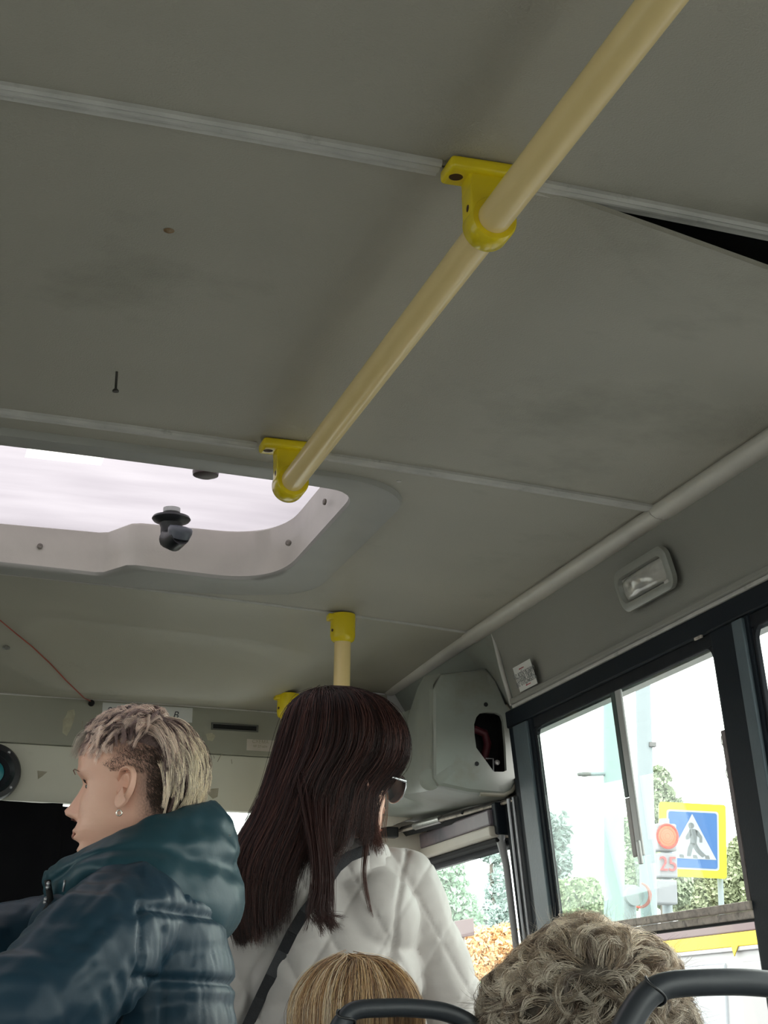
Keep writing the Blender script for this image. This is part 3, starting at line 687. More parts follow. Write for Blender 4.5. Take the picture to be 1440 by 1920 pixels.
# left slanting face + underside + top, one pressed sheet going forward to the front wall
def strip_faces(bm, A, B, seg=6):
    R = [[bm.verts.new(a.lerp(b, t)) for a, b in zip(A, B)] for t in lsp(0, 1, seg)]
    for P_, Q_ in zip(R, R[1:]):
        for k in range(len(P_) - 1): bm.faces.new((P_[k], P_[k + 1], Q_[k + 1], Q_[k]))
bm = bmesh.new()
edgeA = [Q(826, 1262, YH + .010), Q(812, 1285, YH + .006), Q(811, 1380, YH + .006), Q(812, 1455, YH + .006), Q(822, 1474, YH + .008), Q(880, 1487, YH + .010), Q(945, 1493, YH + .014), Q(966, 1480, YH + .018)]
edgeM = [Q(795, 1268, 3.44), Q(783, 1290, 3.44), Q(782, 1380, 3.44), Q(790, 1462, 3.44), Q(803, 1483, 3.42), Q(872, 1497, 3.42), Q(945, 1500, 3.40), Q(968, 1484, YH + .03)]
edgeB = [Q(770, 1330, 3.72), Q(765, 1345, 3.72), Q(755, 1400, 3.72), Q(742, 1465, 3.72), Q(745, 1492, 3.72), Q(810, 1515, 3.66), Q(880, 1512, 3.56), Q(969, 1486, YH + .04)]
edgeC = [Vector((1.0, YF - .005, 1.93)), Vector((.985, YF - .005, 1.91)), Vector((.975, YF - .005, 1.86)), Vector((.965, YF - .005, 1.80)), Vector((.97, YF - .005, 1.762)), Vector((1.07, YF - .005, 1.752)), Vector((1.16, YF - .005, 1.75)), Vector((1.235, YF - .005, 1.748))]
for A, B in ((edgeA, edgeM), (edgeM, edgeB), (edgeB, edgeC)): strip_faces(bm, A, B, 7)
bmesh.ops.remove_doubles(bm, verts=bm.verts, dist=.0005)
o = obj('side_face', bm, PAINTG, house, auto=50)
bm = bmesh.new(); tube(bm, [Q(u, v, YH + .004) for u, v in ((948, 1322), (963, 1345), (967, 1420), (968, 1468), (960, 1484), (944, 1491), (900, 1489))], .0045, 8); obj('rolled_rim', bm, mat('rim_beige', (.33, .31, .25), .45, var=.5, vscale=30, col2=(.22, .20, .16)), house, auto=60)
# top of the housing and recessed corner sheet behind it
bm = bmesh.new()
grid(bm, lambda s, t: Vector((XR + .015 + .09 * t, PB + .008 + (YF - PB - .01) * s, zc(XR) - .012 - t * .14)), lsp(0, 1, 5), lsp(0, 1, 5), (.004, 0, .001)); obj('corner_sheet', bm, PAINTG, house)
# pressed dimple at the lower left of the face
q = Q(806, 1462, YH + .012)
bm = bmesh.new(); lathe(bm, q, (-.35, -1, -.2), [(.022, -.003), (.015, -.0005), (.007, .0012), (0, .0015)], 20); obj('dimple', bm, PAINTG, house, smooth=True)

# door operating rail under the housing
rl = thing('door_rail', (1.2, 3.6, 1.73), 'worn metal door operating rail running below the corner housing', 'rail')
ra, rb = at(968, 1497, Y=3.345), at(752, 1556, Y=3.90)
bm = bmesh.new(); tube(bm, [ra, rb], .0070, 4); obj('rail_bar', bm, ALUD, rl)
bm = bmesh.new(); tube(bm, [ra + Vector((-.004, 0, -.004)), rb + Vector((-.004, 0, -.004))], .0030, 8); obj('guide_rod', bm, ALU, rl, auto=60)
bm = bmesh.new(); tube(bm, [ra + Vector((.014, .01, -.006)), rb + Vector((.012, .0, -.006))], .0085, 4); obj('rubber_seal', bm, BLACKM, rl)
bm = bmesh.new(); tube(bm, [ra.lerp(rb, .62), ra.lerp(rb, .86)], .0098, 8); obj('worm_sleeve', bm, SCREW, rl, auto=60)
for t in (.12, .42):
    bm = bmesh.new(); lathe(bm, ra.lerp(rb, t) + Vector((-.006, -.004, 0)), (-.3, -1, -.3), [(0, 0), (.0045, 0), (.004, .006), (0, .007)], 10); obj('bolt', bm, BLACKP, rl)
q = at(718, 1562, Y=3.9); bm = bmesh.new(); box(bm, (q.x - .02, 3.87, q.z - .012), (q.x + .03, 3.9, q.z + .012), .003); obj('end_block', bm, BLACKP, rl)
q = at(760, 1532, Y=3.90); bm = bmesh.new()
prism(bm, [at(u, v, Y=3.86) for u, v in ((712, 1520), (742, 1508), (800, 1512), (806, 1518), (790, 1532), (765, 1534), (738, 1548), (712, 1552))], (0, .03, 0), .004)
tag(obj('plastic_duct', bm, BLINDW, auto=40), 'cream plastic duct piece tucked under the housing near the sunglasses', 'duct')
bm = bmesh.new()
prism(bm, [at(u, v, Y=3.91) for u, v in ((690, 1540), (770, 1540), (818, 1546), (820, 1580), (812, 1606), (786, 1616), (690, 1600))], (0, .03, 0), .004)
obj('lower_corner_cover', bm, BLINDW, wall_f)

# ------------------------------------------------------------------ door
door = thing('door_1', (1.25, 3.65, FLOOR), kind='structure')
DY0, DY1 = 3.31, 4.12
bm = bmesh.new(); wbar(bm, 3.30, 3.40, FLOOR, 1.735, 0.008, .06, .003); obj('door_post', bm, RUBBER, door)
for yy, r in ((3.305, .0032), (3.333, .0042)):
    bm = bmesh.new(); tube(bm, [Vector((Wx(z) - .006, yy + .012 * (1.73 - z), z)) for z in lsp(1.728, .5, 8)], r, 8); obj('hinge_rod', bm, CHROME, door, auto=60)
def frame_d(y0, y1, z0, z1, w, m, nm, d0, d1):
    bm = bmesh.new()
    for a in ((y0, y1, z1 - w, z1), (y0, y0 + w, z0, z1 - w), (y1 - w, y1, z0, z1 - w), (y0, y1, z0 - w, z0)): wbar(bm, *a, d0, d1, .003)
    return obj(nm, bm, m, door)
frame_d(3.40, DY1, .45, 1.655, .012, RUBBER, 'door_frame', .012, .045)
bm = bmesh.new()   # rubber lip with its hooked upper end
pts = [Vector((Wx(z) + .002, y, z)) for y, z in ((3.405, 1.690), (3.418, 1.675), (3.428, 1.655), (3.420, 1.632), (3.412, 1.60), (3.412, 1.4), (3.414, 1.1), (3.414, .5))]
tube(bm, pts, [.006, .009, .010, .009, .0075, .007, .007, .007], 10); obj('door_edge_seal', bm, mat('grey_rubber', (.36, .36, .37), .45, var=.3, vscale=30, col2=(.28, .28, .29)), door, smooth=True)
bm = bmesh.new(); wbar(bm, 3.41, DY1 - .01, .455, 1.645, .026, .030); obj('pane', bm, GLASS, door)
bm = bmesh.new(); wbar(bm, 3.40, YF + .03, FLOOR, .44, .012, .045, .004); obj('lower_panel', bm, LOWER, door)
hd = thing('door_header_cover', (1.22, 3.66, 1.65), 'purple-grey and beige roller cover above the front door window', 'cover')
bm = bmesh.new(); wbar(bm, 3.425, 3.935, 1.684, 1.718, -.02, .03, .004); obj('upper_cover', bm, BLINDP, hd)
bm = bmesh.new(); wbar(bm, 3.418, 3.94, 1.660, 1.6835, -.024, .03, .004); obj('lower_cover', bm, BLINDW, hd)
bm = bmesh.new(); wbar(bm, 3.42, 4.10, 1.650, 1.6595, -.012, .03, .003); obj('brush_strip', bm, BLACKM, hd)
bm = bmesh.new(); lathe(bm, Vector((Wx(1.68) - .02, 3.941, 1.685)), (0, 1, 0), [(0, 0), (.022, 0), (.024, .006), (.022, .012), (0, .012)], 24); obj('end_cap', bm, BLINDW, hd, auto=40)
bm = bmesh.new(); wbar(bm, 3.40, 3.424, 1.665, 1.73, -.012, .03, .003); obj('side_bracket', bm, NAVY, hd)
bm = bmesh.new(); wbar(bm, 3.465, YF, 1.735, 1.86, .0, .03, .004); obj('over_door_panel', bm, PAINTG, wall_r)
bm = bmesh.new(); wbar(bm, 3.40, YF, 1.719, 1.734, .0, .03, .003); obj('over_door_panel', bm, RUBBER, wall_r)
bm = bmesh.new(); wbar(bm, 3.295, 3.41, 1.70, 1.775, .022, .035, .002); obj('over_door_panel', bm, BLACKM, wall_r)  # added black filler, stops sky leaking in beside the housing

# ------------------------------------------------------------------ roof hatch
hatch = thing('roof_hatch', (hc[0], hc[1], 2.09), 'white translucent roof hatch with moulded grey frame in the ceiling', 'roof hatch')
BX0, BX1, BD = .345, .40, .085     # step in the far inner wall
def inner_loop(inset=0.0):
    P = []
    for cx, cy, a0, rx, ry in ((HX1 - .06, HY0 + .085, -90, .06, .085), (HX1 - .13, HY1 - .27, 0, .13, .27), (HX0 + .13, HY1 - .2, 90, .13, .2), (HX0 + .035, HY0 + .05, 180, .035, .05)):
        for k in range(19):
            a = math.radians(a0 + 90 * k / 18); P.append((cx + rx * math.copysign(abs(math.cos(a)) ** .85, math.cos(a)), cy + ry * math.copysign(abs(math.sin(a)) ** .85, math.sin(a))))
    P = resamp(P, 260); out = []
    for x, y in P:
        if y > hc[1]:
            w = sst(BX0, BX1, x); y -= BD * w * ((y - hc[1]) / (HY1 - hc[1])) ** 1.5
        out.append((x, y))
    return out
def outer_loop(off, r=.2): return resamp(rrect(HX0 - off, HX1 + off, HY0 - off * .72, HY1 + off * .62, r, 14, rn=.12), 260)
il = inner_loop(); 
def align(A, B):
    """for each point of A the matching point of B by angle from the centre"""
    def ang(p): return math.atan2(p[1] - hc[1], (p[0] - hc[0]) * .5)
    bs = sorted(B, key=ang); an = [ang(p) for p in bs]; out = []
    n = len(bs)
    for p in A:
        a = ang(p); k = np.searchsorted(an, a); i, j = (k - 1) % n, k % n
        a0, a1 = an[i], an[j]; d = (a1 - a0) % (2 * math.pi); t = ((a - a0) % (2 * math.pi)) / d if d > 1e-9 else 0
        out.append((bs[i][0] + (bs[j][0] - bs[i][0]) * t, bs[i][1] + (bs[j][1] - bs[i][1]) * t))
    return out
ol = outer_loop(.085); ilm = align(ol, il) if False else None
ol_m = align(il, ol)
bm = bmesh.new(); R = []
for t, dz in ((1.0, .0015), (1.0, -.006), (.965, -.0125), (.90, -.0135), (.5, -.011), (.12, -.010), (.03, -.0075), (0.0, -.001)):
    R.append([bm.verts.new((a[0] + (b[0] - a[0]) * t, a[1] + (b[1] - a[1]) * t, zc(a[0]) + dz)) for a, b in zip(il, ol_m)])
for A, B in zip(R, R[1:]):
    for k in range(len(A)): bm.faces.new((A[k], A[(k + 1) % len(A)], B[(k + 1) % len(A)], B[k]))
obj('flange', bm, HATCHF, hatch, auto=50)
bm = bmesh.new(); R = []
for s, z in ((0, -.001), (.0015, .006), (.004, .05), (.006, .098), (.012, .104)):
    loop = [(p[0] + (hc[0] - p[0]) * -s / .8, p[1] + (1 if p[1] > hc[1] else -1) * s) for p in il]
    R.append([bm.verts.new((q[0], q[1], (zc(q[0]) if z < .04 else 2.088) + z)) for q in loop])
for A, B in zip(R, R[1:]):
    for k in range(len(A)): bm.faces.new((A[k], A[(k + 1) % len(A)], B[(k + 1) % len(A)], B[k]))
obj('inner_wall', bm, HATCHW, hatch, auto=50)
m = bpy.data.materials.new('frosted_acrylic'); m.use_nodes = True; nt = m.node_tree; nt.nodes.remove(nt.nodes['Principled BSDF'])
tr = nt.nodes.new('ShaderNodeBsdfTranslucent'); df = nt.nodes.new('ShaderNodeBsdfDiffuse'); mx = nt.nodes.new('ShaderNodeMixShader')
nz = nt.nodes.new('ShaderNodeTexNoise'); nz.inputs['Scale'].default_value = 3.5; nz.inputs['Detail'].default_value = 6
tcn = nt.nodes.new('ShaderNodeTexCoord'); mpn = nt.nodes.new('ShaderNodeMapping'); mpn.inputs['Scale'].default_value = (1, 4, 1)
nt.links.new(tcn.outputs['Object'], mpn.inputs[0]); nt.links.new(mpn.outputs[0], nz.inputs['Vector'])
cr = nt.nodes.new('ShaderNodeValToRGB'); cr.color_ramp.elements[0].position = .3; cr.color_ramp.elements[0].color = (.165, .155, .17, 1); cr.color_ramp.elements[1].position = .75; cr.color_ramp.elements[1].color = (.215, .205, .22, 1)
nt.links.new(nz.outputs[0], cr.inputs[0]); df.inputs[0].default_value = (.3, .3, .3, 1)
mx.inputs[0].default_value = .12; nt.links.new(tr.outputs[0], mx.inputs[1]); nt.links.new(df.outputs[0], mx.inputs[2]); nt.links.new(mx.outputs[0], nt.nodes['Material Output'].inputs[0])
FROST = m
bm = bmesh.new(); grid(bm, lambda x, y: (x, y, 2.188 + .012 * (1 - ((x - hc[0]) / .9) ** 2) * (1 - ((y - hc[1]) / .42) ** 2)), lsp(HX0 - .06, HX1 + .06, 24), lsp(HY0 - .06, HY1 + .06, 12), None)
obj('lid', bm, FROST, hatch, smooth=True)
# rectangle in the frosted lid, its brighter daylight put into the translucent colour
LP = [at(u, v, Z=2.19) for u, v in ((48, 844), (50, 866), (190, 881), (196, 858))]
nt = FROST.node_tree; sep = nt.nodes.new('ShaderNodeSeparateXYZ'); geo = nt.nodes.new('ShaderNodeNewGeometry'); nt.links.new(geo.outputs['Position'], sep.inputs[0])
def cmpn(out, val, op):
    n = nt.nodes.new('ShaderNodeMath'); n.operation = op; nt.links.new(out, n.inputs[0]); n.inputs[1].default_value = val; return n.outputs[0]
def mul(a, b):
    n = nt.nodes.new('ShaderNodeMath'); n.operation = 'MULTIPLY'; nt.links.new(a, n.inputs[0]); nt.links.new(b, n.inputs[1]); return n.outputs[0]
px0 = (LP[0].x + LP[1].x) / 2; px1 = (LP[2].x + LP[3].x) / 2; py0 = (LP[0].y + LP[3].y) / 2; py1 = (LP[1].y + LP[2].y) / 2
mk = mul(mul(cmpn(sep.outputs[0], px0, 'GREATER_THAN'), cmpn(sep.outputs[0], px1, 'LESS_THAN')), mul(cmpn(sep.outputs[1], py0, 'GREATER_THAN'), cmpn(sep.outputs[1], py1, 'LESS_THAN')))
mxc = nt.nodes.new('ShaderNodeMix'); mxc.data_type = 'RGBA'; nt.links.new(mk, mxc.inputs[0]); nt.links.new(cr.outputs[0], mxc.inputs[6]); mxc.inputs[7].default_value = (.55, .54, .5, 1); nt.links.new(mxc.outputs[2], tr.inputs[0])
# knob hanging from the lid
kp = at(322, 957, Z=2.188); kb = Vector((kp.x, kp.y, 2.188))
bm = bmesh.new(); lathe(bm, kb, (0, 0, -1), [(0, -.004), (.016, -.004), (.016, .004), (.014, .005)], 24); obj('boss', bm, mat('pale_grey_cap', (.45, .46, .45), .4, var=.2, vscale=30, col2=(.35, .35, .35)), hatch, auto=40)
bm = bmesh.new(); lathe(bm, kb, (0, 0, -1), [(.014, .004), (.015, .010), (.034, .013), (.036, .017), (.033, .021), (.022, .026), (.019, .034), (.018, .066), (0, .066)], 32); obj('knob_stem', bm, BLACKP, hatch, auto=40)
bm = bmesh.new(); kx = kb + Vector((.0, -.012, -.058))
tube(bm, [kx + Vector((-.004, .012, .004)), kx + Vector((.004, -.006, -.004)), kx + Vector((.012, -.03, .0))], [.019, .021, .019], 20, prof=None); 
obj('knob_arm', bm, BLACKP, hatch, auto=40)
bm = bmesh.new(); lathe(bm, kx + Vector((.012, -.028, .012)), (0.1, -.35, 1), [(0, -.022), (.019, -.018), (.0225, -.006), (.0225, .0), (.020, .004), (.010, .0055), (0, .006)], 28); obj('knob_cap', bm, mat('slate_cap', (.09, .10, .12), .35, var=.3, vscale=30, col2=(.06, .065, .08)), hatch, auto=40)
kp = at(386, 881, Z=2.188); bm = bmesh.new(); lathe(bm, kp, (0, 0, -1), [(0, -.006), (.018, -.006), (.023, .003), (.022, .010), (.012, .014), (0, .014)], 28); obj('knob_stem', bm, mat('dark_brown_cap', (.05, .03, .03), .4, var=.2, vscale=30, col2=(.03, .02, .02)), hatch, auto=40)
for u, v, pl in ((75, 1024, 'far'), (609, 941, 'side'), (541, 1018, 'side2')):
    if pl == 'far': q = at(u, v, Y=HY1 + .002); ax = (0, -1, -.1)
    elif pl == 'side': q = at(u, v, X=HX1 - .004); ax = (-1, -.2, 0)
    else: q = at(u, v, X=HX1 - .052); ax = (-1, -1, 0)
    bm = bmesh.new(); lathe(bm, q, ax, [(.0055, -.001), (.0055, .002), (.003, .003), (0, .0025)], 14); obj('screw', bm, mat('oxidised_screw', (.16, .14, .12), .5, .5, var=.4, vscale=90, col2=(.3, .28, .25)), hatch)
for u, v in ((598, 880), (618, 893)):
    pass

# ------------------------------------------------------------------ yellow handrails
RX, RZ = .528, 2.039
hr = thing('overhead_handrail', (RX, 1.5, RZ), 'long cream-yellow overhead grab rail running along the ceiling', 'handrail')
bm = bmesh.new(); tube(bm, [(RX, -0.6, RZ), (RX, 0.5, RZ), (RX, 1.6, RZ), (RX, 2.36, RZ)], .0172, 32); obj('tube', bm, PIPE, hr, auto=60)
def hr_bracket(y, end=False):
    zt = zc(RX); r = .0245; L = .032
    bm = bmesh.new()
    prof = [(.0173, -L / 2), (r * .93, -L / 2), (r, -L / 2 + .003), (r, L / 2 - .003), (r * .93, L / 2), (.0173, L / 2)] if not end else [(.0173, -L / 2), (r * .93, -L / 2), (r, -L / 2 + .003), (r, L / 2 + .004), (r * .9, L / 2 + .009), (r * .5, L / 2 + .012), (0, L / 2 + .012)]
    lathe(bm, (RX, y, RZ), (0, 1, 0), prof, 40)
    # web
    P = [(RX - r, RZ + .002), (RX + r, RZ + .002), (RX + r, RZ + .03), (RX + r + .004, zt - .015), (RX - r - .002, zt - .015), (RX - r, RZ + .034)]
    prism(bm, [Vector((x, y - .015, z)) for x, z in P], (0, .03, 0), .003, 2)
    F = [(RX - .047, zt - .016), (RX + .05, zt - .016), (RX + .05, zt - .0005), (RX - .047, zt - .0005)]
    prism(bm, [Vector((x, y - .020, z)) for x, z in F], (0, .040, 0), .005, 3)
    b = obj('bracket', bm, YEL, hr, auto=40)
    bm = bmesh.new(); lathe(bm, (RX - .036, y - .001, zt - .0155), (0, 0, -1), [(.0072, -.001), (.0072, .0006), (.004, .0009), (0, .0009)], 20)
    obj('screw_hole', bm, mat('brown_hole', (.06, .025, .005), .7, var=.3, vscale=80, col2=(.2, .1, .01)), b, auto=40)
    bm = bmesh.new(); lathe(bm, (RX - r + .0005, y - .004, RZ + .012), (-1, 0, 0), [(.0038, -.001), (.0038, .0008), (0, .0009)], 14); obj('screw_hole', bm, MATS['brown_hole'], b)
hr_bracket(1.487); hr_bracket(2.372, True)
def pole(u, v_top, y, label, ztop, cap):
    x = at(u, v_top, Y=y).x
    p = thing('vertical_grab_pole', (x, y, FLOOR), label, 'pole')
    bm = bmesh.new(); tube(bm, [(x, y, FLOOR + .03), (x, y, 1.2), (x, y, ztop - .03)], .0168, 28); obj('tube', bm, PIPE, p, auto=60)
    bm = bmesh.new(); lathe(bm, (x, y, ztop), (0, 0, -1), [(.025, 0), (.0255, .006), (.0255, cap * .78), (.0235, cap * .92), (.0175, cap)], 32); s = obj('socket', bm, YEL, p, auto=40)
    bm = bmesh.new(); box(bm, (x - .033, y - .012, ztop - .014), (x - .018, y + .012, ztop - .001), .003); obj('socket_ear', bm, YEL, s)
    bm = bmesh.new(); lathe(bm, (x - .0235, y - .0085, ztop - cap * .62), (-1, -.35, 0), [(.003, -.001), (.003, .0015), (0, .0016)], 12); obj('screw_hole', bm, MATS['brown_hole'], s)
    bm = bmesh.new(); lathe(bm, (x, y, FLOOR), (0, 0, 1), [(.045, 0), (.045, .006), (.026, .012), (.024, .04), (.0170, .042)], 28); obj('foot_flange', bm, YEL, p, auto=40)
pole(643, 1170, Y3 - .005, 'yellow vertical pole rising behind the long-haired woman, under the third strip', zc(.86) - .003, .058)
xp = at(540, 1340, Y=3.80).x
pole(540, 1340, 3.80, 'yellow vertical pole near the front wall, mostly hidden by dark hair', zfront(xp, 3.80) - .002, .056)

# ------------------------------------------------------------------ street outside
GZ = -0.75
bm = bmesh.new(); box(bm, (-60, -40, GZ - .2), (90, 120, GZ)); tag(obj('ground', bm, mat('asphalt', (.22, .22, .215), .9, var=.5, vscale=2, col2=(.16, .16, .16))), kind='structure')
ASPH = MATS['asphalt']
CONC = mat('pale_concrete_pole', (.26, .30, .32), .7, var=.3, vscale=3, col2=(.21, .25, .27))
AQUA = mat('pale_painted_pole', (.28, .36, .36), .6, var=.3, vscale=3, col2=(.23, .31, .33))
def street_pole(name, u_top, v_top, u_bot, v_bot, Y, r0, r1, m, label, cat='pole', extra=3.5):
    a = at(u_top, v_top, Y=Y); b = at(u_bot, v_bot, Y=Y); d = (a - b).normalized()
    top = a + d * extra; t = (b.z - GZ) / d.z; bot = b - d * t
    p = thing(name, bot, label, cat)
    bm = bmesh.new(); tube(bm, [bot, bot.lerp(top, .5), top], [r0, (r0 + r1) / 2, r1], 20); obj('shaft', bm, m, p, auto=60)
    bm = bmesh.new(); lathe(bm, bot, (0, 0, 1), [(r0 * 1.8, 0), (r0 * 1.8, .15), (r0 * 1.1, .3)], 20); obj('base', bm, m, p, auto=40)
    return p, a, b, d
sl, a, b, d = street_pole('street_lamp', 1149, 1330, 1152, 1690, 16, .115, .085, AQUA, 'pale aqua street lamp pole with short side arm behind the left half of window', 'street lamp')
c = at(1136, 1451, Y=16); e = at(1083, 1452, Y=16)
bm = bmesh.new(); tube(bm, [c, c.lerp(e, .6)], .02, 8); obj('arm', bm, CONC, sl)
bm = bmesh.new(); tube(bm, [c.lerp(e, .5), c.lerp(e, .75), e], [.018, .026, .016], 10); obj('lamp_head', bm, mat('lamp_head_grey', (.16, .16, .16), .6, var=.3, vscale=9, col2=(.1, .1, .1)), sl, auto=50)
p_, a, b, d = street_pole('light_pole', 1205, 1270, 1216, 1690, 13, .078, .052, CONC, 'pale grey tapered pole right of the sliding window divider', 'pole')
q = at(1213, 1398, Y=13); bm = bmesh.new(); box(bm, (q.x - .01, q.y - .08, q.z - .02), (q.x + .05, q.y - .03, q.z + .02), .005); obj('clamp', bm, MATS['lamp_head_grey'], p_)
# pedestrian crossing sign
SY = 20.0; sc0 = at(1299, 1575, Y=SY); sgn = thing('crossing_sign', Vector((at(1350, 1690, Y=SY).x, SY, GZ)), 'blue pedestrian crossing sign with white triangle on fluorescent yellow board', 'road sign')
px = SY / 0.915 / F_PX / 1.0
sR = Vector((.975, -.22, .0)).normalized(); SB = basis(sR + Vector((0, 0, -.03)), Vector((0, 0, 1)))
sr_, su_, sn_ = (SB @ Vector((1, 0, 0))), (SB @ Vector((0, 1, 0))), (SB @ Vector((0, 0, 1)))
if sn_.y > 0: sn_ = -sn_
pxm = (at(1359, 1575, Y=SY) - at(1241, 1575, Y=SY)).length / 118
def S(x, y, h=0): return sc0 + sr_ * x * pxm + su_ * y * pxm + sn_ * h
def rrp(hw, hh, r, cx=0, cy=0, h=0, n=5):
    P = []
    for sx, sy, a0 in ((1, -1, -90), (1, 1, 0), (-1, 1, 90), (-1, -1, 180)):
        for k in range(n + 1):
            t = math.radians(a0 + 90 * k / n); P.append(S(cx + sx * (hw - r) + r * math.cos(t), cy + sy * (hh - r) + r * math.sin(t), h))
    return P
bm = bmesh.new(); prism(bm, rrp(58, 62.5, 5), -sn_ * .03); obj('board', bm, mat('fluorescent_yellow', (.55, .62, .004), .4, var=.1, vscale=4, col2=(.50, .56, .004)), sgn)
bm = bmesh.new(); prism(bm, rrp(45, 50, 5, 0, 0, .004), -sn_ * .01); obj('white_border', bm, mat('sign_white', (.30, .33, .36), .4, var=.1, vscale=4, col2=(.28, .31, .34)), sgn)
bm = bmesh.new(); prism(bm, rrp(42, 47, 4, 0, 0, .008), -sn_ * .006); obj('blue_field', bm, mat('sign_blue', (.018, .095, .27), .4, var=.15, vscale=5, col2=(.015, .08, .24)), sgn)
bm = bmesh.new(); prism(bm, [S(-1, 44, .012), S(40, -32, .012), S(-42, -32, .012)], -sn_ * .005); obj('white_triangle', bm, MATS['sign_white'], sgn)
PG = mat('sign_grey_print', (.11, .125, .135), .5, var=.1, vscale=5, col2=(.09, .105, .115))
bm = bmesh.new(); H_ = .014
prism(bm, [S(-3 + 5.2 * math.cos(t), 24 + 5.2 * math.sin(t), H_) for t in lsp(0, 2 * math.pi * 15 / 16, 16)], -sn_ * .003)
for P in ([(-6, 18.5), (4, 18.5), (8, 15), (7, 4), (6, -7), (-5, -7), (-5, 4)], [(-5, 18), (-13, 5), (-12, 0), (-8, 0), (-2, 8)], [(4, 18), (9, 16), (16, 6), (16, -4), (11, -4), (11, 4), (5, 9)],
          [(-5, -5), (4, -6), (-1, -15), (-4, -28), (-11, -28), (-9, -14)], [(-3, -5), (6, -6), (12, -16), (22, -25), (16, -29), (6, -21), (0, -12)]):
    prism(bm, [S(x, y, H_) for x, y in P], -sn_ * .003)
obj('walking_figure', bm, PG, sgn)
for x0 in (-20, 3, 24):
    bm = bmesh.new(); prism(bm, [S(x0 - 4, -25, H_), S(x0 + 3, -25, H_), S(x0 + 5, -31, H_), S(x0 - 3, -31, H_)], -sn_ * .003); obj('crossing_stripe', bm, PG, sgn)
t_ = at(1350, 1640, Y=SY + .06); bm = bmesh.new(); tube(bm, [(t_.x, SY + .06, GZ), (t_.x, SY + .06, sc0.z + .3)], .036, 12); obj('post', bm, CONC, sgn, auto=60)
# traffic light with red lens and countdown
TY = 17.0
tl = thing('traffic_light', Vector((at(1250, 1620, Y=TY).x, TY, GZ)), 'grey traffic light with lit red lens and red countdown 25', 'traffic light')
def TP(u, v, y=0.0): return at(u, v, Y=TY + y)
HG = mat('traffic_housing_grey', (.24, .25, .27), .6, var=.3, vscale=4, col2=(.19, .20, .22))
def tbox(nm, u0, v0, u1, v1, y0, y1, m, bev=.02):
    a, b = TP(u0, v0, y0), TP(u1, v1, y0); bm = bmesh.new(); box(bm, (min(a.x, b.x), TY + y0, min(a.z, b.z)), (max(a.x, b.x), TY + y1, max(a.z, b.z)), bev); return obj(nm, bm, m, tl)
tbox('housing', 1232, 1543, 1271, 1596, 0, .18, HG); tbox('housing', 1236, 1598, 1272, 1646, 0, .18, HG); tbox('housing', 1232, 1648, 1272, 1696, 0, .18, HG)
c = TP(1250, 1568, -.01)
bm = bmesh.new(); tube(bm, [c + Vector((math.cos(t) * .118, -.02, math.sin(t) * .122)) for t in lsp(0, 2 * math.pi * 23 / 24, 24)], .014, 8, closed=True); obj('lens_rim', bm, emis('red_signal_rim', (1.0, .10, .06), 1.0), tl, auto=60)
bm = bmesh.new(); lathe(bm, c, (0, -1, 0), [(.115, 0), (.10, .012), (.05, .024), (0, .028)], 32); obj('red_lens', bm, emis('red_signal_light', (1.0, .38, .18), .95), tl, smooth=True)
for r_ in (.03, .055, .08):
    bm = bmesh.new(); tube(bm, [c + Vector((math.cos(t) * r_, -.028 + r_ * .13, math.sin(t) * r_)) for t in lsp(0, 2 * math.pi * 23 / 24, 24)], .0035, 6, closed=True); obj('lens_ring', bm, emis('red_signal_ring', (1.0, .2, .08), .95), tl)
q = TP(1253, 1621, -.02); text('countdown', '25', .215, q, basis((1, 0, 0), (0, 0, 1)), emis('countdown_red', (1.0, .17, .18), 1.0), tl, extrude=.006)
t_ = TP(1262, 1700, .1); bm = bmesh.new(); tube(bm, [(t_.x, TY + .24, GZ), (t_.x, TY + .24, TP(1250, 1530).z)], .055, 14); obj('post', bm, CONC, tl, auto=60)
tl2 = thing('traffic_light', Vector((at(1205, 1680, Y=TY - 5.5).x, TY - 5.5, GZ)), 'second, lower traffic signal showing only a red crescent above the window rail', 'traffic light')
c = at(1198, 1678, Y=TY - 5.5)
bm = bmesh.new(); tube(bm, [c + Vector((math.cos(t) * .085, 0, math.sin(t) * .085)) for t in lsp(math.radians(-105), math.radians(75), 20)], [.007 + .006 * math.sin(math.pi * i / 19) for i in range(20)], 8); obj('red_crescent', bm, emis('crescent_red', (1.0, .16, .11), 1.0), tl2, auto=60)
bm = bmesh.new(); lathe(bm, c + Vector((0, .12, 0)), (0, -1, 0), [(0, 0), (.066, 0), (.07, .02), (.07, .055), (0, .06)], 28); obj('signal_case', bm, mat('pale_signal_case', (.25, .28, .30), .6, var=.2, vscale=5, col2=(.23, .25, .25)), tl2, auto=40)
bm = bmesh.new(); tube(bm, [(c.x, TY - 5.34, GZ), (c.x, TY - 5.34, c.z + .08)], .045, 12); obj('post', bm, CONC, tl2, auto=60)
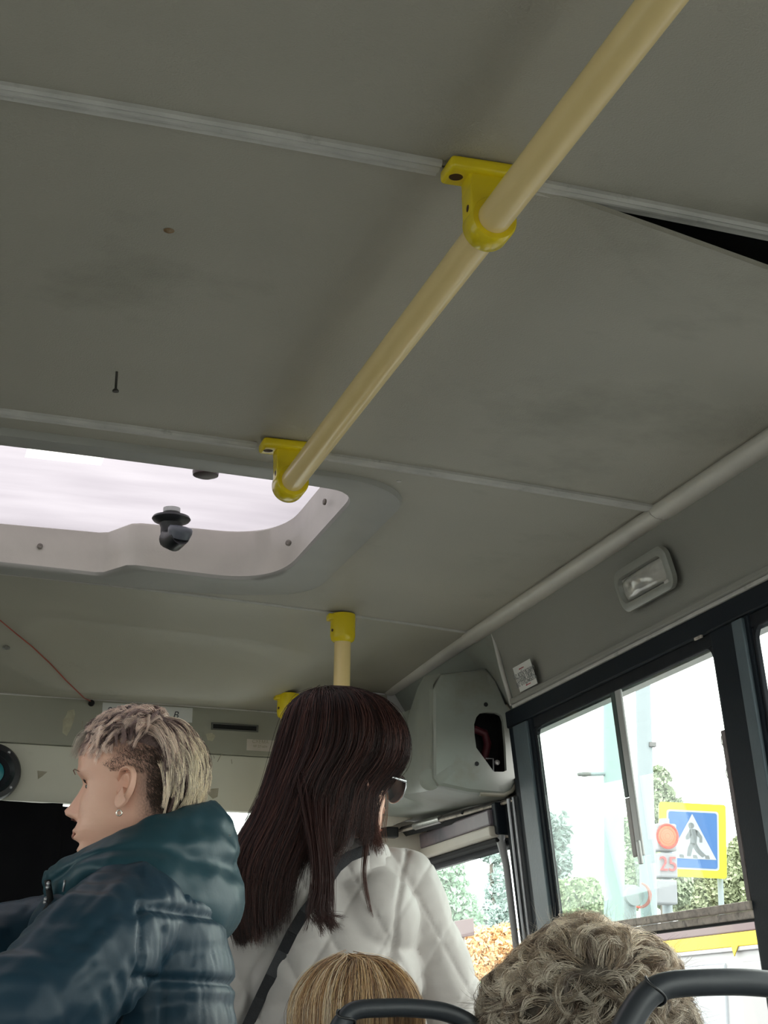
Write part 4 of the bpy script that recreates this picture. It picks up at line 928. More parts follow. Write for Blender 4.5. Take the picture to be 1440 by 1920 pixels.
# van outside
van = thing('parked_van', (4.5, 8.0, GZ), 'pale van with yellow stripe and purple-grey roof edge beyond the lower window', 'van')
VX0, VX1, VY0, VY1 = 3.6, 5.5, 4.6, 9.6
VB = mat('van_pale_paint', (.31, .295, .31), .4, var=.15, vscale=2, col2=(.28, .26, .275)); VPp = mat('van_purple_band', (.13, .075, .085), .5, var=.4, vscale=3, col2=(.16, .11, .10)); VYl = mat('van_yellow_stripe', (.58, .40, .003), .5, var=.3, vscale=60, col2=(.48, .32, .004))
bm = bmesh.new(); box(bm, (VX0, VY0, GZ + .35), (VX1, VY1, 1.815), .04, 3); obj('body', bm, VB, van, auto=40)
bm = bmesh.new(); box(bm, (VX0 - .012, VY0 + .05, 1.724), (VX0 + .01, VY1 - .05, 1.80), .006); obj('roof_band', bm, VPp, van)
bm = bmesh.new(); box(bm, (VX0 - .012, VY0 + .05, 1.664), (VX0 + .01, VY1 - .05, 1.7235), .003); obj('yellow_stripe', bm, VYl, van)
bm = bmesh.new(); box(bm, (VX0 - .014, VY0 + .05, 1.645), (VX0 + .01, VY1 - .05, 1.6635), .003); obj('gutter', bm, VB, van)
for k, (ya, yb) in enumerate(((4.9, 5.7), (5.85, 6.95), (7.1, 8.2), (8.35, 9.3))):
    bm = bmesh.new(); box(bm, (VX0 - .010, ya, 1.05), (VX0 + .01, yb, 1.60), .02, 3); obj('side_panel', bm, mat('van_window_tint', (.26, .27, .30), .2, var=.2, vscale=2, col2=(.22, .23, .26)) if k % 2 == 0 else mat('van_side_pressing', (.30, .28, .29), .4, var=.1, vscale=3, col2=(.27, .25, .26)), van)
a, b, c = at(1372, 1773, X=VX0 - .016), at(1385, 1773, X=VX0 - .016), at(1378, 1793, X=VX0 - .016)
bm = bmesh.new(); prism(bm, [a, b, c], (-.004, 0, 0)); obj('yellow_triangle', bm, VYl, van)
for yy in (5.5, 8.7):
    for xx in (VX0 + .12, VX1 - .12):
        bm = bmesh.new(); lathe(bm, (xx - .11, yy, GZ + .34), (1, 0, 0), [(0, 0), (.2, 0), (.24, .02), (.33, .03), (.34, .06), (.34, .18), (.33, .21), (0, .22)], 28); obj('wheel', bm, RUBBER, van, auto=40)
# brown plate on a post
bp = thing('brown_sign', at(867, 1760, Y=9) * 1.0, 'small brownish rectangular plate on thin post outside the door window', 'sign'); bp.location = (at(867, 1760, Y=9).x, 9, GZ)
bm = bmesh.new(); prism(bm, [at(u, v, Y=9) for u, v in ((853, 1727), (888, 1721), (890, 1754), (857, 1759))], (0, .02, 0), .003); obj('plate', bm, mat('faded_brown_plate', (.17, .12, .125), .6, var=.3, vscale=6, col2=(.14, .10, .10)), bp)
q = at(866, 1760, Y=9.03); bm = bmesh.new(); tube(bm, [(q.x, 9.04, GZ), (q.x, 9.04, q.z + .08)], .02, 8); obj('post', bm, mat('pinkish_post', (.38, .30, .27), .6, var=.2, vscale=6, col2=(.34, .27, .24)), bp, auto=60)

# trees: trunk with leaves built one by one as small blades (foliage is stuff nobody could count)
def leaf_cloud(name, blobs, n, size, m, parent, seed, needle=False):
    rnd = np.random.RandomState(seed); V = []; w = np.array([b[1][0] * b[1][2] for b in blobs], float); w /= w.sum()
    ks = rnd.choice(len(blobs), n, p=w); C = np.array([b[0] for b in blobs], float)[ks]; Rr = np.array([b[1] for b in blobs], float)[ks]
    d = rnd.normal(size=(n, 3)); d /= np.linalg.norm(d, axis=1)[:, None]; rr = rnd.rand(n, 1) ** .4
    P = C + d * Rr * rr
    # thin out into sprays with 3-D noise
    keep = (vnoise(np.stack([P[:, 0] * 1.9 / Rr[:, 0] + seed, P[:, 1], P[:, 2] * 1.9 / Rr[:, 0]], 1)) > -.10) | (rr[:, 0] < .7)
    P = P[keep]; n = len(P)
    a = rnd.normal(size=(n, 3)); a /= np.linalg.norm(a, axis=1)[:, None]; b = rnd.normal(size=(n, 3)); b -= (a * b).sum(1)[:, None] * a; b /= np.linalg.norm(b, axis=1)[:, None]
    s = size * (.6 + .8 * rnd.rand(n, 1)); ww = .25 if needle else .55
    Vv = np.stack([P - a * s, P + b * s * ww, P + a * s, P - b * s * ww], 1).reshape(-1, 3)
    me = bpy.data.meshes.new(name); me.vertices.add(4 * n); me.vertices.foreach_set('co', Vv.astype(np.float32).ravel())
    me.loops.add(4 * n); me.loops.foreach_set('vertex_index', np.arange(4 * n, dtype=np.int32)); me.polygons.add(n)
    me.polygons.foreach_set('loop_start', np.arange(0, 4 * n, 4, dtype=np.int32)); me.update(calc_edges=True)
    o = link_mesh(name, me, m, parent); o['kind'] = 'stuff'; return o
BARK = mat('tree_bark', (.17, .15, .13), .9, var=.5, vscale=8, col2=(.1, .09, .08))
def tree(seed, blobs_px, Y, n, size, col, label, cat='tree', trunk=True, needle=False, name='leafy_tree', grp=None):
    bl = []
    for u, v, ru, rv in blobs_px:
        c = at(u, v, Y=Y + (seed % 3) * .3); k = (at(u + 100, v, Y=Y) - at(u, v, Y=Y)).length / 100; bl.append((tuple(c), (ru * k, ru * k * .8, rv * k)))
    cx = sum(b[0][0] for b in bl) / len(bl); low = min(b[0][2] - b[1][2] for b in bl)
    t = thing(name, (cx, Y, GZ), label, cat)
    m = mat('leaves_%d' % seed, col, .7, var=.5, vscale=1.2, col2=tuple(c * .85 for c in col))  # overexposure glare is put into these pale leaf colours
    m.node_tree.nodes['Principled BSDF'].inputs['Transmission Weight'].default_value = 0
    leaf_cloud('foliage', bl, n, size, m, t, seed, needle)
    bm = bmesh.new(); topb = max(bl, key=lambda b: b[0][2])
    tube(bm, [(cx, Y, GZ), (cx * .5 + topb[0][0] * .5, Y, (GZ + topb[0][2]) / 2), topb[0]], [.16 * size * 4, .11 * size * 4, .03], 8); obj('trunk', bm, BARK, t, auto=60)
    for b in bl[:4]:
        bm = bmesh.new(); tube(bm, [(cx, Y, (GZ + b[0][2]) / 2), Vector(b[0])], [.03, .012], 6); obj('branch', bm, BARK, t)
    return t
tree(11, [(1045, 1560, 26, 42), (1035, 1620, 36, 50), (1030, 1690, 45, 50)], 34, 6000, .13, (.30, .36, .35), 'tall bluish conifer seen at the left edge of the passenger window', needle=True, name='conifer_tree')
tree(12, [(1085, 1680, 42, 40), (1110, 1720, 50, 40), (1060, 1730, 50, 40)], 26, 18000, .055, (.36, .43, .27), 'low rounded green tree left of the aqua lamp pole')
tree(13, [(1235, 1470, 24, 32), (1245, 1520, 36, 45), (1240, 1590, 44, 50), (1245, 1660, 52, 55), (1180, 1560, 14, 40), (1190, 1640, 25, 60)], 30, 26000, .05, (.32, .38, .26), 'slender birch rising between the pale pole and the crossing sign')
tree(14, [(1395, 1620, 34, 50), (1350, 1680, 60, 60), (1420, 1680, 60, 50), (1290, 1690, 50, 50)], 36, 30000, .055, (.36, .40, .25), 'olive green tree mass behind the crossing sign')
tree(15, [(820, 1650, 50, 60), (850, 1700, 50, 50), (790, 1700, 60, 80), (880, 1740, 40, 30), (830, 1620, 40, 30)], 20, 30000, .04, (.42, .60, .45), 'light green broad tree filling the left of the door window')
tree(16, [(930, 1700, 28, 45), (935, 1650, 18, 25), (915, 1720, 30, 25), (920, 1605, 26, 12)], 26, 6000, .07, (.50, .60, .57), 'bluish tree at the right of the door window')
tree(17, [(820, 1800, 60, 55), (900, 1800, 60, 60), (860, 1820, 70, 65), (945, 1800, 50, 65), (780, 1800, 50, 60)], 14, 34000, .030, (.88, .60, .34), 'orange autumn bushes behind the brown plate', 'bush', name='autumn_bush')
tree(18, [(890, 1880, 60, 32), (940, 1890, 50, 32), (840, 1890, 50, 30)], 11, 6000, .04, (.42, .58, .36), 'low green shrub under the orange bushes', 'bush', name='green_shrub')

# ------------------------------------------------------------------ people
def PX(u, v, D): return at(u, v, Y=D)
def K(D): return D / 0.94 / F_PX * 0.985      # metres per pixel at depth D (Y)
def np_mesh(name, V, Fq, m, parent, smooth=True, col=None):
    """V (n,3), Fq (m,k) same-size faces"""
    V = np.asarray(V, np.float32); Fq = np.asarray(Fq, np.int32); n, k = Fq.shape
    me = bpy.data.meshes.new(name); me.vertices.add(len(V)); me.vertices.foreach_set('co', V.ravel())
    me.loops.add(n * k); me.loops.foreach_set('vertex_index', Fq.ravel()); me.polygons.add(n)
    me.polygons.foreach_set('loop_start', np.arange(0, n * k, k, dtype=np.int32)); me.update(calc_edges=True)
    if col is not None:
        a = me.color_attributes.new('tint', 'FLOAT_COLOR', 'POINT'); c = np.ones((len(V), 4), np.float32); c[:, :3] = col; a.data.foreach_set('color', c.ravel())
    return link_mesh(name, me, m, parent, smooth)
def remesh(name, build, voxel, m, parent, smooth_it=6, disp=None, smooth_f=.5, col=None):
    """build(bm) adds overlapping closed shapes; they are fused by a voxel remesh into one skin"""
    me = acc_mesh(build, name + '_raw')
    o = bpy.data.objects.new(name + '_raw', me); COL.objects.link(o)
    r = o.modifiers.new('r', 'REMESH'); r.mode = 'VOXEL'; r.voxel_size = voxel; r.adaptivity = 0
    s = o.modifiers.new('s', 'SMOOTH'); s.iterations = smooth_it; s.factor = smooth_f
    me2 = bpy.data.meshes.new_from_object(o.evaluated_get(bpy.context.evaluated_depsgraph_get())); me2.name = name
    bpy.data.objects.remove(o); bpy.data.meshes.remove(me)
    if disp is not None:
        n = len(me2.vertices); co = np.empty(n * 3, np.float32); no = np.empty(n * 3, np.float32)
        me2.vertices.foreach_get('co', co); me2.vertices.foreach_get('normal', no)
        co = co.reshape(-1, 3); no = no.reshape(-1, 3); d = disp(co, no); me2.vertices.foreach_set('co', (co + no * d[:, None]).astype(np.float32).ravel()); me2.update()
    if col is not None:
        n = len(me2.vertices); co = np.empty(n * 3, np.float32); me2.vertices.foreach_get('co', co)
        a = me2.color_attributes.new('tint', 'FLOAT_COLOR', 'POINT'); c = np.ones((n, 4), np.float32); c[:, :3] = col(co.reshape(-1, 3)); a.data.foreach_set('color', c.ravel())
    return link_mesh(name, me2, m, parent, True)
class Acc:
    def __init__(self): self.v, self.f, self.n = [], [], 0
    def add(self, V, Fq): self.v.append(V); self.f.append(Fq + self.n); self.n += len(V)
_ICO = {}
def ico(sub):
    if sub not in _ICO:
        b = bmesh.new(); bmesh.ops.create_icosphere(b, subdivisions=sub, radius=1.0); b.verts.index_update()
        _ICO[sub] = (np.array([tuple(v.co) for v in b.verts]), np.array([[v.index for v in f.verts] for f in b.faces])); b.free()
    return _ICO[sub]
def ell(bm, c, r, rot=None, sub=3):
    if isinstance(bm, Acc):
        V, Fq = ico(sub); bm.add(V * np.array(r) + np.array(c), Fq); return
    q = bmesh.ops.create_icosphere(bm, subdivisions=sub, radius=1.0); mt = Matrix.Translation(Vector(c)) @ (rot.to_4x4() if rot else Matrix.Identity(4)) @ Matrix.Diagonal((*r, 1))
    bmesh.ops.transform(bm, matrix=mt, verts=q['verts'])
def cap(bm, a, b, ra, rb, n=8):
    a, b = Vector(a), Vector(b); L = (b - a).length; k = max(2, int(L / (min(ra, rb) * .35)) + 1); V, Fq = ico(2)
    for i in range(k):
        t = i / (k - 1); bm.add(V * (ra + (rb - ra) * t) + np.array(a.lerp(b, t)), Fq)
def acc_mesh(build, name):
    A = Acc(); build(A); me = bpy.data.meshes.new(name); V = np.concatenate(A.v); Fq = np.concatenate(A.f); n = len(Fq)
    me.vertices.add(len(V)); me.vertices.foreach_set('co', V.astype(np.float32).ravel()); me.loops.add(n * 3); me.loops.foreach_set('vertex_index', Fq.astype(np.int32).ravel())
    me.polygons.add(n); me.polygons.foreach_set('loop_start', np.arange(0, n * 3, 3, dtype=np.int32)); me.update(calc_edges=True); return me
def chain(bm, pts):
    for (a, ra), (b, rb) in zip(pts, pts[1:]): cap(bm, a, b, ra, rb)
def nz3(co, s, seed=0.0):
    return vnoise(np.asarray(co, float) * np.array(s, float) + np.array([seed, 0, 0])) * .8

SKIN1 = mat('skin_fair', (.74, .44, .33), .45, var=.4, vscale=28, col2=(.66, .34, .25), spec=.4, bump=.12, bscale=300)
SKIN1.node_tree.nodes['Principled BSDF'].inputs['Subsurface Weight'].default_value = .08
SKIN1.node_tree.nodes['Principled BSDF'].inputs['Subsurface Radius'].default_value = (.01, .004, .002)
_nt = SKIN1.node_tree; _b = _nt.nodes['Principled BSDF']; _l = _b.inputs['Base Color'].links[0].from_socket
_at = _nt.nodes.new('ShaderNodeAttribute'); _at.attribute_name = 'shave'; _nn = _nt.nodes.new('ShaderNodeTexNoise'); _nn.inputs['Scale'].default_value = 420
_mr = _nt.nodes.new('ShaderNodeMapRange'); _mr.inputs[1].default_value = .3; _mr.inputs[2].default_value = .65; _mr.inputs[3].default_value = .45; _mr.inputs[4].default_value = 1.0; _nt.links.new(_nn.outputs[0], _mr.inputs[0])
_ml = _nt.nodes.new('ShaderNodeMath'); _ml.operation = 'MULTIPLY'; _nt.links.new(_at.outputs['Fac'], _ml.inputs[0]); _nt.links.new(_mr.outputs[0], _ml.inputs[1])
_mx = _nt.nodes.new('ShaderNodeMix'); _mx.data_type = 'RGBA'; _nt.links.new(_ml.outputs[0], _mx.inputs[0]); _nt.links.new(_l, _mx.inputs[6]); _mx.inputs[7].default_value = (.10, .062, .055, 1); _nt.links.new(_mx.outputs[2], _b.inputs['Base Color'])
LIPS = mat('lips', (.48, .24, .19), .45, var=.2, vscale=90, col2=(.42, .19, .16))
EYEW = mat('eye_white', (.55, .52, .50), .2, var=.1, vscale=60, col2=(.5, .45, .43)); IRIS = mat('iris_dark', (.03, .03, .03), .15, var=.2, vscale=90, col2=(.05, .04, .03))
LASH = mat('lashes', (.03, .02, .018), .7, var=.2, vscale=90, col2=(.05, .035, .03))
HAIRM = mat('hair_strands', (.5, .4, .3), .42, attr='tint', spec=.45)
HAIRD = mat('hair_strands_dark', (.05, .03, .03), .42, attr='tint', spec=.28)
def interp(x, xp, fp): return np.interp(x, xp, fp)
ZP = [-.115, -.108, -.098, -.086, -.078, -.070, -.062, -.052, -.042, -.030, -.010, .005, .022, .040, .062, .082, .098, .108, .112]
FR = [.030, .068, .079, .078, .083, .085, .084, .080, .079, .078, .078, .078, .086, .088, .084, .070, .048, .022, .0]
BK = [.005, .015, .025, .035, .045, .055, .064, .074, .081, .087, .094, .097, .099, .098, .090, .075, .052, .025, .0]
WD = [.010, .026, .037, .045, .049, .053, .056, .059, .061, .064, .068, .070, .073, .075, .072, .062, .043, .021, .0]
def head_mesh(name, c, fwd, scale, m, parent, nt=112, nv=150):
    """head with brow, nose, lips, chin; c = point between the ears at eye level"""
    f = Vector(fwd).normalized(); up = Vector((0, 0, 1)); up = (up - f * up.dot(f)).normalized(); rt = f.cross(up)
    Z = interp(np.linspace(0, 1, nv), np.linspace(0, 1, len(ZP)), ZP); V = []
    Z[0] += .0005; Z[-1] -= .0002
    for z in Z:
        fr, bk, wd = interp(z, ZP, FR), interp(z, ZP, BK), interp(z, ZP, WD)
        for k in range(nt):
            t = 2 * math.pi * k / nt; s, c_ = math.sin(t), math.cos(t)
            x = wd * math.copysign(abs(s) ** .88, s); y = (fr if c_ > 0 else bk) * math.copysign(abs(c_) ** (.80 if c_ > 0 else .95), c_)
            if c_ > 0:
                g = lambda a, b, sa, sb: math.exp(-((x - a) / sa) ** 2 - ((z - b) / sb) ** 2)
                ax = abs(x); xs_ = ax
                y += -.011 * math.exp(-((xs_ - .032) / .014) ** 2 - ((z + .001) / .012) ** 2)       # eye sockets
                y += .0035 * math.exp(-((xs_ - .030) / .02) ** 2 - ((z - .020) / .007) ** 2)        # brow
                y += .004 * math.exp(-((xs_ - .042) / .016) ** 2 - ((z + .032) / .016) ** 2)        # cheek
                nzv = interp(z, [-.056, -.050, -.043, -.036, -.026, -.010, .004, .016], [0, .011, .0265, .0295, .021, .011, .004, 0]); nwd = interp(z, [-.056, -.042, -.03, -.01, .016], [.013, .0125, .010, .0075, .008])
                y += nzv * math.exp(-(x / nwd) ** 2)
                y += .0065 * math.exp(-((xs_ - .0135) / .005) ** 2 - ((z + .043) / .007) ** 2)     # wings
                lipw = math.exp(-(x / .021) ** 4)
                y += lipw * (.0048 * math.exp(-((z + .068) / .0042) ** 2) + .0052 * math.exp(-((z + .0795) / .005) ** 2) - .0035 * math.exp(-((z + .0735) / .0018) ** 2))
                y += -.003 * math.exp(-(x / .02) ** 2 - ((z + .089) / .004) ** 2) + .003 * math.exp(-(x / .016) ** 2 - ((z + .102) / .008) ** 2)
                y += -.0018 * math.exp(-(x / .003) ** 2 - ((z + .059) / .005) ** 2)
            V.append((x, y, z))
    V = np.array(V); Fq = [[j * nt + k, j * nt + (k + 1) % nt, (j + 1) * nt + (k + 1) % nt, (j + 1) * nt + k] for j in range(nv - 1) for k in range(nt)]
    R_ = np.array([rt, f, up]); W = V * scale @ R_ + np.array(c)
    def loc(x, y, z): return Vector(c) + (rt * x + f * y + up * z) * scale
    return W, Fq, loc, (rt, f, up)
def ear_mesh(loc, side, ax, sc_, nr=18, nt=40):
    """outer ear with rim, hollow and lobe; returns verts, faces"""
    rt, f, up = ax; V = []
    tilt = math.radians(14); flare = math.radians(24)
    eu = (up * math.cos(tilt) - f * math.sin(tilt)).normalized(); ef = (f * math.cos(tilt) + up * math.sin(tilt)).normalized()
    out = rt * side; ef2 = (ef * math.cos(flare) + -out * math.sin(flare)).normalized(); on = (out * math.cos(flare) + ef * math.sin(flare)).normalized()
    base = loc(side * .070, -.012, -.008)
    for layer in (0, 1):
        for i in range(nr + 1):
            r = i / nr
            for k in range(nt):
                t = 2 * math.pi * k / nt; cy, cx = math.sin(t), math.cos(t)
                wv = .0185 * (1 - .28 * max(0, -cy) ** 1.5 + .06 * max(0, cy)); hv = .033
                x = cx * wv * r; y = cy * hv * r
                h = .009 + (.0095 * math.exp(-((r - .88) / .09) ** 2) * (1 if cx < .5 or cy > .2 else .3) - .017 * math.exp(-((x - .003) / .0080) ** 2 - ((y + .003) / .013) ** 2)
                            + .004 * math.exp(-((r - .58) / .09) ** 2) * max(0, -cx * .6 + .6) * (1 if cy > -.3 else 0) - .0060 * math.exp(-((r - .74) / .06) ** 2) * (1 if cy > -.35 else 0))
                if cy < -.55: h = .009 + .003 * (1 - r)
                if cx > .6: h -= .007 * r * (cx - .6) / .4        # joins the cheek in front
                if layer: h = h - .004 - .004 * (1 - r)
                if r > .98: h -= .002 if not layer else -.0
                V.append(base + (ef2 * x + eu * y + on * h) * sc_ * 1.03)
    Fq = []
    st = (nr + 1) * nt
    for L in (0, st):
        for i in range(nr):
            for k in range(nt): Fq.append([L + i * nt + k, L + i * nt + (k + 1) % nt, L + (i + 1) * nt + (k + 1) % nt, L + (i + 1) * nt + k])
    for k in range(nt): Fq.append([nr * nt + k, nr * nt + (k + 1) % nt, st + nr * nt + (k + 1) % nt, st + nr * nt + k])
    return V, Fq
def build_person_body(name, parent, hc_, fwd, hs, torso, skin, shave=False):
    """one continuous skin: remeshed trunk and limbs with the finely modelled head joined into it"""
    W, Fq, loc, ax = head_mesh(name, hc_, fwd, hs, skin, parent)
    V = [tuple(p) for p in W]; F_ = [list(q) for q in Fq]
    for s in (1, -1):
        ev, ef = ear_mesh(loc, s, ax, hs); o_ = len(V); V += [tuple(p) for p in ev]; F_ += [[i + o_ for i in q] for q in ef]
    me = acc_mesh(lambda A_: torso(A_, loc), 'raw'); o = bpy.data.objects.new('raw', me); COL.objects.link(o)
    r = o.modifiers.new('r', 'REMESH'); r.mode = 'VOXEL'; r.voxel_size = .011; s_ = o.modifiers.new('s', 'SMOOTH'); s_.iterations = 5
    m2 = bpy.data.meshes.new_from_object(o.evaluated_get(bpy.context.evaluated_depsgraph_get())); bpy.data.objects.remove(o)
    o_ = len(V); V += [tuple(v.co) for v in m2.vertices]; F_ += [[i + o_ for i in p.vertices] for p in m2.polygons]; bpy.data.meshes.remove(m2)
    b = pyobj(name, V, F_, skin, parent, True)
    if shave:
        co = np.empty(len(V) * 3, np.float32); b.data.vertices.foreach_get('co', co); q = co.reshape(-1, 3) + np.array(wloc(b)) - np.array(hc_)
        lx, ly, lz = (q @ np.array(ax[0])) / hs, (q @ np.array(ax[1])) / hs, (q @ np.array(ax[2])) / hs
        sm = lambda a, b_, x: np.clip((x - a) / (b_ - a), 0, 1)
        f_ = np.maximum(sm(.030, .048, lz - .5 * np.clip(ly - .01, 0, 1)) * (1 - .5 * sm(.02, .06, ly)), sm(-.020, -.045, ly) * sm(-.075, -.045, lz)) * (lz < .2)
        f_ = f_ * (1 - sm(.055, .07, ly)) * (.75 + .25 * sm(.0, -.06, ly)); f_[len(W):] = 0
        a_ = b.data.attributes.new('shave', 'FLOAT', 'POINT'); a_.data.foreach_set('value', f_.astype(np.float32))
    return b, loc, ax
def eyes(loc, ax, hs, parent, lashes=True):
    rt, f, up = ax
    for s in (1, -1):
        c = loc(s * .031, .0530, -.001); bm = bmesh.new(); ell(bm, c, (.0122 * hs,) * 3); e = obj('eyeball', bm, EYEW, parent, smooth=True)
        bm = bmesh.new(); ell(bm, c + f * .0095 * hs, (.0052 * hs,) * 3, sub=2); obj('iris', bm, IRIS, e, smooth=True)
        bm = bmesh.new()
        for k in range(9):    # upper lashes as small tapering hairs along the lid
            a = -1 + 2 * k / 8; p = c + (rt * (a * .0115) + f * (.0105 - .003 * a * a) + up * (.0055 - .0035 * a * a)) * hs
            tube(bm, [p, p + (f * .004 + up * .002 + rt * a * .002) * hs, p + (f * .007 + up * .006 + rt * a * .005) * hs], [.0006, .0005, .0001], 4)
        obj('eyelashes', bm, LASH, parent)
        bm = bmesh.new(); tube(bm, [c + (rt * (a * .0128) + f * (.0118 - .0045 * a * a) + up * (.0062 - .0052 * a * a)) * hs for a in lsp(-1, 1, 9)], [.0012, .0018, .0021, .0022, .0022, .0022, .0021, .0018, .0012], 8); obj('eyelid', bm, SKIN1, parent, smooth=True)
        bm = bmesh.new(); tube(bm, [loc(s * x, y, z) for x, y, z in ((.016, .0905, .019), (.027, .0905, .0235), (.038, .085, .024), (.048, .074, .019))], [.0006, .0010, .0010, .0004], 6); obj('eyebrow', bm, mat('eyebrow_hair', (.20, .12, .09), .8, var=.4, vscale=300, col2=(.3, .2, .15)), parent, smooth=True)
def hand(bm, wrist, d, up, s=1.0):
    """palm with five separate curled fingers"""
    d = Vector(d).normalized(); up = Vector(up); up = (up - d * up.dot(d)).normalized(); rt = d.cross(up)
    cap(bm, wrist, wrist + d * .02, .024 * s, .024 * s)
    for a in (-.024, -.008, .008, .024): cap(bm, wrist + d * .02 + rt * a * .6, wrist + d * .085 + rt * a, .015 * s, .012 * s)
    for a, L in ((-.030, .062), (-.010, .074), (.010, .080), (.030, .070)):
        p0 = wrist + d * .085 + rt * a; p1 = p0 + d * L * .5 - up * .006; p2 = p1 + d * L * .28 - up * .02; p3 = p2 + d * L * .12 - up * .02
        chain(bm, [(p0, .0095), (p1, .009), (p2, .008), (p3, .0072)])
    p0 = wrist + d * .025 - rt * .02; chain(bm, [(p0, .013), (p0 - rt * .03 + d * .03, .011), (p0 - rt * .038 + d * .06 - up * .01, .0085)])
def strands(name, P, R, C, m, parent, n=3):
    """P (N,S,3) paths, R (N,S) radii, C (N,3) or (N,S,3) colours -> thin tapering tubes"""
    P = np.asarray(P, float); N, S, _ = P.shape
    T = np.gradient(P, axis=1); T /= np.linalg.norm(T, axis=2, keepdims=True) + 1e-12
    ref = np.tile(np.array([.31, -.83, .46]), (N, S, 1)); U = np.cross(T, ref); U /= np.linalg.norm(U, axis=2, keepdims=True) + 1e-9; Wv = np.cross(T, U)
    ang = 2 * np.pi * np.arange(n) / n
    V = P[:, :, None, :] + (U[:, :, None, :] * np.cos(ang)[None, None, :, None] + Wv[:, :, None, :] * np.sin(ang)[None, None, :, None]) * np.asarray(R)[:, :, None, None]
    C = np.asarray(C, float)
    if C.ndim == 2: C = np.repeat(C[:, None, :], S, 1)
    Cc = np.repeat(C[:, :, None, :], n, 2).reshape(-1, 3)
    b = (np.arange(N) * S * n)[:, None, None] + (np.arange(S - 1) * n)[None, :, None]; k = np.arange(n)[None, None, :]; k2 = (k + 1) % n
    Fq = np.stack([b + k, b + k2, b + n + k2, b + n + k], -1).reshape(-1, 4)
    o = np_mesh(name, V.reshape(-1, 3), Fq, m, parent, True, Cc); o['kind'] = 'stuff'; return o
def cr_paths(keys, S):
    """Catmull-Rom through keys (N,Kk,3) -> (N,S,3)"""
    keys = np.asarray(keys, float); Kk = keys.shape[1]; out = []
    ext = np.concatenate([2 * keys[:, :1] - keys[:, 1:2], keys, 2 * keys[:, -1:] - keys[:, -2:-1]], 1)
    for s in np.linspace(0, Kk - 1 - 1e-6, S):
        i = int(s); t = s - i; p0, p1, p2, p3 = ext[:, i], ext[:, i + 1], ext[:, i + 2], ext[:, i + 3]
        out.append(.5 * (2 * p1 + (p2 - p0) * t + (2 * p0 - 5 * p1 + 4 * p2 - p3) * t * t + (3 * p1 - p0 - 3 * p2 + p3) * t ** 3))
    return np.stack(out, 1)
def loft(name, sections, m, parent, n_out=None, sub=1, closed_u=True, disp=None):
    """sections: list (around) of lists of points (across, closed ring) -> closed puffy band; Catmull-Rom around"""
    A = np.array([[tuple(p) for p in s] for s in sections]); nU, nV, _ = A.shape; n_out = n_out or nU * 8; rows = []
    for j in range(n_out):
        s = j / n_out * nU; i = int(s); t = s - i
        p0, p1, p2, p3 = A[(i - 1) % nU], A[i % nU], A[(i + 1) % nU], A[(i + 2) % nU]
        rows.append(.5 * (2 * p1 + (p2 - p0) * t + (2 * p0 - 5 * p1 + 4 * p2 - p3) * t * t + (3 * p1 - p0 - 3 * p2 + p3) * t ** 3))
    G = np.array(rows); mV = nV * 5; H = []
    for j in range(mV):
        s = j / mV * nV; i = int(s); t = s - i; p0, p1, p2, p3 = G[:, (i - 1) % nV], G[:, i % nV], G[:, (i + 1) % nV], G[:, (i + 2) % nV]
        H.append(.5 * (2 * p1 + (p2 - p0) * t + (2 * p0 - 5 * p1 + 4 * p2 - p3) * t * t + (3 * p1 - p0 - 3 * p2 + p3) * t ** 3))
    H = np.stack(H, 1); V = H.reshape(-1, 3)
    Fq = [[a * mV + b, ((a + 1) % n_out) * mV + b, ((a + 1) % n_out) * mV + (b + 1) % mV, a * mV + (b + 1) % mV] for a in range(n_out) for b in range(mV)]
    o = np_mesh(name, V, np.array(Fq), m, parent, True); me = o.data
    bm = bmesh.new(); bm.from_mesh(me); bmesh.ops.recalc_face_normals(bm, faces=bm.faces); bm.to_mesh(me); bm.free()
    if disp is not None:
        nvt = len(me.vertices); co = np.empty(nvt * 3, np.float32); no = np.empty(nvt * 3, np.float32); me.vertices.foreach_get('co', co); me.vertices.foreach_get('normal', no)
        co = co.reshape(-1, 3); no = no.reshape(-1, 3); w = co + np.array(wloc(o)); d = disp(w, no); me.vertices.foreach_set('co', (co + no * d[:, None]).astype(np.float32).ravel()); me.update()
    return o

